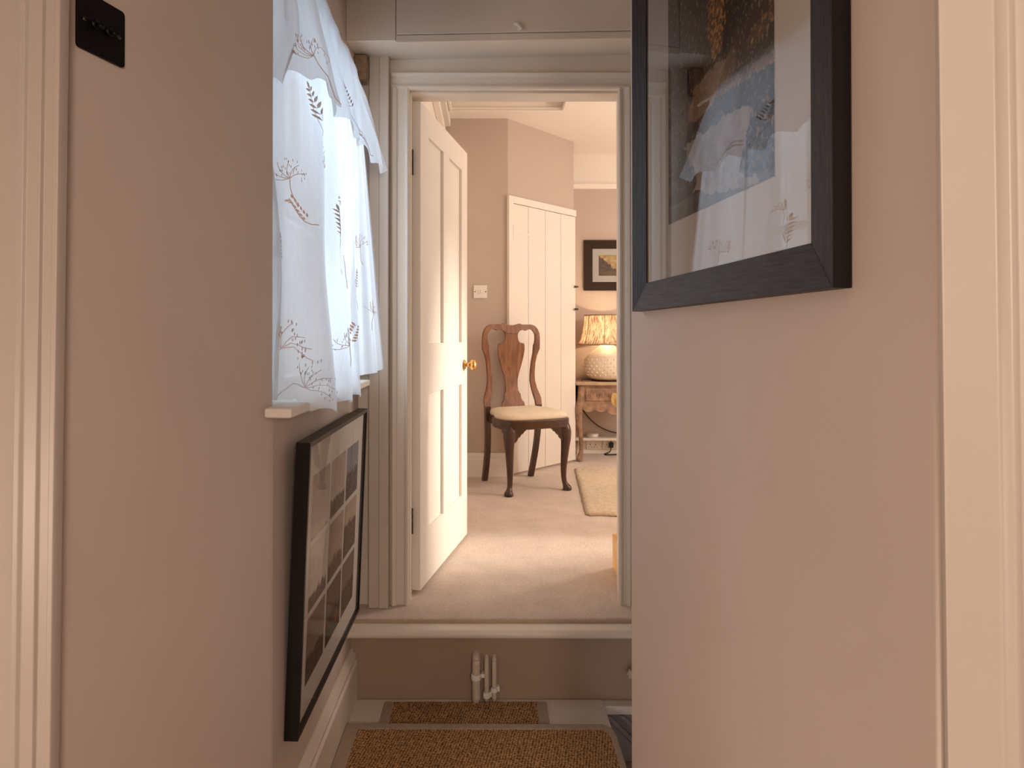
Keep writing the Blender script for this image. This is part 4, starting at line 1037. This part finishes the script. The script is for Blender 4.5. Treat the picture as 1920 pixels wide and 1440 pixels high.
boxes('wall_plug', M_cable, [(1.035, 1.072, 5.490, 5.5175, FZ+0.055, FZ+0.100)], None, bevel=0.006)
tag(bpy.data.objects['wall_plug'], 'black plug pushed into the right-hand wall socket', 'plug')
bm = B(); lathe(bm, [(0.046, FZ+0.1505), (0.052, FZ+0.156), (0.054, FZ+0.172), (0.050, FZ+0.180), (0.030, FZ+0.183), (0.002, FZ+0.184)], 0.888, 5.480, 28)
nb = obj('white_pot_lid', bm, M_plastic, None, smooth=True); nb.name = 'round_box'; tag(nb, 'small round white box standing on the ledge under the nightstand', 'box')
bm = B(); box(bm, 0.74, 1.75, 5.42, 5.535, FZ+0.128, FZ+0.1500); box(bm, 0.74, 1.75, 5.5355, 5.5545, FZ+0.0, FZ+0.15); struct('trim_back_ledge', bm, M_white2, bevel=0.002)

# ---- picture over the bedside lamp
O3 = Vector((0.828, 5.5535, CZ+0.392)); U3 = Vector((1, 0, 0)); N3 = Vector((0, -1, 0))
bp2 = thing('framed_picture', 'small dark-framed sunset landscape print above the bedside lamp', 'picture', O3+U3*0.27)
for sd in range(4): frame_rail('frame_rail', O3, U3, Vz, N3, 0.56, 0.435, sd, 0.074, 0.022, 0.016, M_brown_frame, bp2, 0.001)
quad_part('mount_board', O3, U3, Vz, N3, 0.070, 0.49, 0.070, 0.365, 0.002, 0.006, M_matboard, bp2)
def art_small(u, v):
    sky = mixc((232, 188, 120), (252, 228, 165), 1-abs(v-0.75)*2) if v > 0.3 else (206, 156, 92)
    n = fb(u*9, v*9, 2)
    ridge = 0.95 - u*1.35 + 0.10*fb(u*14, 0.3, 4)
    c = mixc(sky, (190, 140, 90), 0.3+0.5*n)
    if v < 0.28: c = mixc((150, 116, 84), (214, 170, 108), u*1.2+0.6*fb(u*4, v*30, 8))
    if 0.22 < v < ridge: c = mixc((88, 72, 68), (124, 100, 84), 0.5+n)
    if v < 0.22 and u < 0.5: c = mixc(c, (96, 78, 66), 0.6)
    return c
print_sheet('print', O3 + U3*0.128 + Vz*0.128 + N3*0.0065, U3, Vz, 0.305, 0.180, 60, 40, art_small, bp2)
bm = B(); vs = [bm.verts.new(O3 + U3*a + Vz*b_ + N3*0.013) for a, b_ in ((0.070, 0.070), (0.49, 0.070), (0.49, 0.365), (0.070, 0.365))]; bm.faces.new(vs)
obj('picture_glass', bm, M_winglass, bp2)

# ---- pine bed, only its corner shows past the right jamb
bd = thing('pine_bed', 'light pine bed base whose low corner shows past the right door jamb', 'bed', (1.2, 2.72, FZ))
boxes('side_board', M_pine, [(0.542, 2.3, 2.600, 2.806, FZ+0.001, FZ+0.150)], bd, bevel=0.004)
boxes('footboard', M_pine, [(0.578, 2.3, 2.765, 2.800, FZ+0.152, FZ+0.715)], bd, bevel=0.004)
bm = B()
tube(bm, [(0.548, 2.782, FZ+0.736), (2.3, 2.782, FZ+0.736)], 0.021, 16)
obj('top_roll', bm, M_pine, bd, bevel=0.004)
bm = B(); prof = [(0.006, 0.0), (0.018, 0.003), (0.026, 0.010), (0.0275, 0.018), (0.022, 0.024), (0.014, 0.027)]
lathe(bm, prof, seg=18); bm.transform(Matrix.Translation((0.534, 2.782, FZ+0.736)) @ Matrix.Rotation(PI/2, 4, 'Y')); obj('finial', bm, M_pine, bd, smooth=True)
boxes('mattress', M_white2, [(0.60, 2.28, 2.60, 2.763, FZ+0.151, FZ+0.42)], bd, bevel=0.03)
